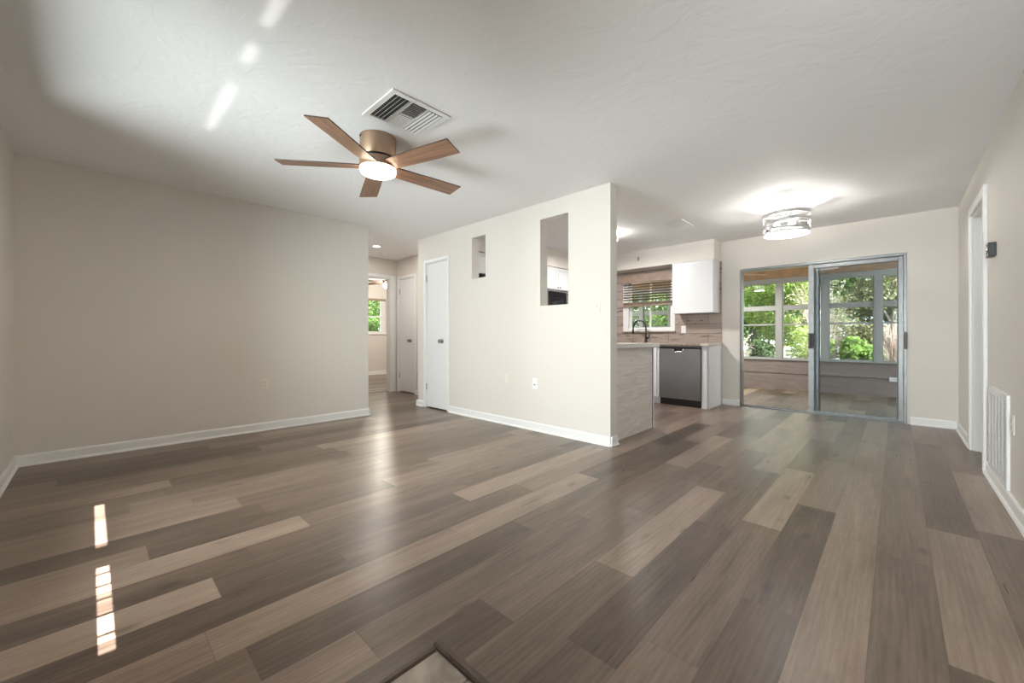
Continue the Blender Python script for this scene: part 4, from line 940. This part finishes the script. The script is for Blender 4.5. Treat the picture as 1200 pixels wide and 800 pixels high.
# ------------------------------------------------------------------ garden
struct(MB().box(-40, YS + T, -0.30, 34, 70, -0.10).build('ground', M['lawn']), 'sandy green lawn behind the sunroom', 'ground')
struct(MB().box(-40, -20, -0.30, XBED - T, YS + T, -0.10).build('ground_side', M['lawn']), 'lawn beside the bedroom', 'ground')
q = MB(); q.prism([(-6.5, 16), (0.5, 16), (-1.28, 27), (-3.6, 34), (-4.2, 34), (-4.6, 24)], 2, -0.12, -0.085)
struct(q.build('path', M['path']), 'pale concrete path narrowing into the garden', 'path')

def leaves(name, mat, parent, blobs, n, size, seed):
    rnd = random.Random(seed); vs, fs = [], []
    n = int(n * 2.2); size = size * 0.82
    tot = sum(b_[3] ** 2 for b_ in blobs)
    org = parent.location
    for (cx, cy, cz, r, sq) in blobs:
        k = int(n * r * r / tot)
        for _ in range(k):
            d = Vector((rnd.gauss(0, 1), rnd.gauss(0, 1), rnd.gauss(0, 1))).normalized()
            rr_ = r * (0.45 + 0.6 * rnd.random() ** 0.6) * (1 + 0.25 * noise.noise(d * 2.5 + Vector((cx, cy, cz))))
            p_ = Vector((cx, cy, cz)) + Vector((d.x * rr_, d.y * rr_, d.z * rr_ * sq))
            if p_.z < -0.08: continue
            t_ = Vector((rnd.gauss(0, 1), rnd.gauss(0, 1), rnd.gauss(0, 0.8))).normalized(); u_ = t_.orthogonal().normalized()
            u_.rotate(Matrix.Rotation(rnd.uniform(0, 6.28), 3, t_)); s_ = size * rnd.uniform(0.6, 1.35)
            i = len(vs); p_ = p_ - org
            vs += [tuple(p_ - t_ * s_), tuple(p_ + u_ * s_ * 0.42), tuple(p_ + t_ * s_), tuple(p_ - u_ * s_ * 0.42)]; fs.append((i, i + 1, i + 2, i + 3))
    me = bpy.data.meshes.new(name); me.from_pydata(vs, [], fs); me.materials.append(mat)
    o = bpy.data.objects.new(name, me); C.objects.link(o); o.parent = parent; return o
def tree(x, y, h, spread, mat, label, seed, n=5200, size=0.085, low=0.12, cat='tree', name='garden_tree', lean=0.0):
    rnd = random.Random(seed); t_ = empty(name, (x, y, -0.1), label, cat)
    q = MB(); top = Vector((x + lean, y, h * 0.75))
    q.tube([(x, y, -0.12), (x + lean * 0.3, y, h * 0.3), tuple(top)], [0.13, 0.10, 0.04], 9)
    blobs = []
    for k in range(15):
        a = rnd.uniform(0, 6.28); rr_ = spread * rnd.uniform(0.2, 0.85); z = h * rnd.uniform(low, 0.92)
        c_ = (x + lean * z / h + rr_ * math.cos(a), y + rr_ * math.sin(a), z); r = spread * rnd.uniform(0.32, 0.5)
        blobs.append((*c_, r, 0.8)); q.tube([(x + lean * 0.35, y, max(0.3, z * 0.6)), ((x + c_[0]) / 2, (y + c_[1]) / 2, z * 0.85), c_], [0.05, 0.03, 0.012], 6)
    q.build('trunk', M['bark'], t_, smooth=True)
    leaves('foliage', mat, t_, blobs, n, size, seed + 1); return t_
def shrub(x, y, r, h, mat, label, seed, n=2600, size=0.06):
    rnd = random.Random(seed); t_ = empty('garden_shrub', (x, y, -0.1), label, 'shrub'); q = MB(); blobs = []
    for k in range(7):
        a = rnd.uniform(0, 6.28); rr_ = r * rnd.uniform(0.0, 0.65); z = h * rnd.uniform(0.25, 0.8); c_ = (x + rr_ * math.cos(a), y + rr_ * math.sin(a), z)
        blobs.append((*c_, r * rnd.uniform(0.35, 0.55), min(1.2, h / (2 * r)))); q.tube([(x, y, -0.12), c_], [0.03, 0.008], 6)
    q.build('stems', M['drywood'], t_); leaves('foliage', mat, t_, blobs, n, size, seed + 1); return t_
def brush(x, y, r, h, label, seed, n=150, mat='drywood', leaf=None):
    rnd = random.Random(seed); t_ = empty('dry_brush', (x, y, -0.1), label, 'brush'); q = MB()
    for k in range(n):
        a = rnd.uniform(0, 6.28); s_ = rnd.uniform(0.1, 1.0) * r; hh = h * rnd.uniform(0.2, 1.0)
        p0 = (x + 0.3 * s_ * math.cos(a), y + 0.3 * s_ * math.sin(a), -0.12); p2 = (x + s_ * math.cos(a), y + s_ * math.sin(a), hh)
        p1 = (x + 0.5 * s_ * math.cos(a + 0.5), y + 0.5 * s_ * math.sin(a + 0.5), hh * 0.65)
        w_ = rnd.uniform(0.3, 1.0)
        q.tube([p0, p1, p2], [0.011 * w_, 0.008 * w_, 0.004], 5)
        for j in range(3):
            a2 = rnd.uniform(0, 6.28); t0 = rnd.uniform(0.3, 1.0); b0 = Vector(p1).lerp(Vector(p2), t0); L_ = 0.35 * r * rnd.uniform(0.5, 1.5)
            p3 = b0 + Vector((L_ * math.cos(a2), L_ * math.sin(a2), L_ * rnd.uniform(-0.5, 0.7)))
            q.tube([b0, (b0 + p3) / 2 + Vector((0, 0, 0.1 * L_)), p3], [0.005, 0.004, 0.002], 4)
    q.build('twigs', M[mat], t_)
    if leaf: leaves('foliage', M[leaf], t_, [(x, y, h * 0.55, r, h / (2 * r))], 900, 0.05, seed + 3)
    return t_
# behind the left half of the slider
tree(-5.6, 15.2, 4.6, 1.9, M['leaf_green'], 'bushy fresh green tree beyond the leftmost sunroom windows', 21, 7000)
tree(-9.9, 16.5, 5.2, 2.3, M['leaf_dark'], 'dark green tree behind the kitchen window', 22, 6000)
tree(-3.3, 18.9, 4.6, 1.3, M['leaf_lime'], 'pale yellow-green tree seen beside the sliding panel', 23, 5200)
tree(-5.6, 20.5, 6.5, 2.0, M['leaf_dark'], 'tall dark tree behind the fresh green tree on the left', 24, 7000, 0.10)
tree(-0.1, 17.4, 4.6, 1.5, M['leaf_olive'], 'olive tree with an open crown behind the right glass panel', 25, 5600)
tree(1.7, 21.6, 6.5, 2.0, M['leaf_pink'], 'rusty pinkish tree behind the right sunroom windows', 26, 6000)
tree(-11.6, 28.0, 8.5, 3.4, M['leaf_green'], 'large green tree far back on the left of the garden', 27, 8000, 0.15)
tree(4.4, 29.5, 8.5, 3.4, M['leaf_olive'], 'large olive tree far back on the right of the garden', 28, 8000, 0.15)
tree(-2.4, 27.5, 9.0, 3.0, M['leaf_green'], 'broad green tree at the back of the garden behind the pale path', 29, 9000, 0.15)
tree(-15.5, 20.0, 7.0, 3.0, M['leaf_green'], 'green tree at the far left edge of the garden', 30, 6000, 0.13)
tree(3.4, 38.0, 10.0, 4.0, M['leaf_dark'], 'huge dark tree at the very back right of the garden', 31, 9000, 0.2)
tree(-6.2, 36.0, 10.0, 4.0, M['leaf_olive'], 'huge olive tree at the very back left of the garden', 32, 9000, 0.2)
tree(-9.9, 21.8, 6.5, 1.9, M['leaf_lime'], 'lime tree filling the gap at the left end of the sunroom windows', 33, 6000, 0.1)
shrub(-4.9, 12.2, 0.85, 1.35, M['leaf_green'], 'round green shrub close behind the left sunroom windows', 41, 4200)
shrub(-3.1, 14.6, 0.65, 1.0, M['leaf_dark'], 'low dark shrub next to the sliding door stile', 42)
shrub(-0.62, 13.2, 0.5, 1.12, M['leaf_lime'], 'bright lime shrub behind the right glass panel', 43, 3600)
shrub(-7.2, 12.4, 0.9, 1.6, M['leaf_lime'], 'lime shrub outside the kitchen window', 44, 3000)
shrub(-9.6, 12.8, 1.1, 2.0, M['leaf_green'], 'wide green shrub outside the kitchen window', 45, 3400)
shrub(0.75, 14.8, 0.8, 2.2, M['leaf_olive'], 'olive shrub behind the rightmost sunroom window', 46, 3400)
brush(-1.6, 15.0, 0.8, 2.7, 'tangle of bare pinkish branches behind the right glass panel', 51, 150, leaf='leaf_olive')
brush(-1.65, 13.3, 0.45, 1.3, 'low tangle of bare branches beside the bright lime shrub', 52, 110, leaf='leaf_lime')
brush(-0.06, 12.3, 0.3, 1.35, 'dry pinkish stalks standing behind the rightmost sunroom window', 53, 130, 'drypalm')
brush(-3.4, 12.9, 0.5, 1.1, 'dry twigs between the shrubs on the left', 54, 110)
# outside the bedroom window
tree(-13.2, 6.2, 4.0, 1.4, M['leaf_green'], 'green tree outside the bedroom window', 61, 5200, 0.07, 0.2)
tree(-17.2, 8.6, 5.6, 2.1, M['leaf_olive'], 'tall olive tree behind the bedroom window tree', 62, 5200, 0.09, 0.25)
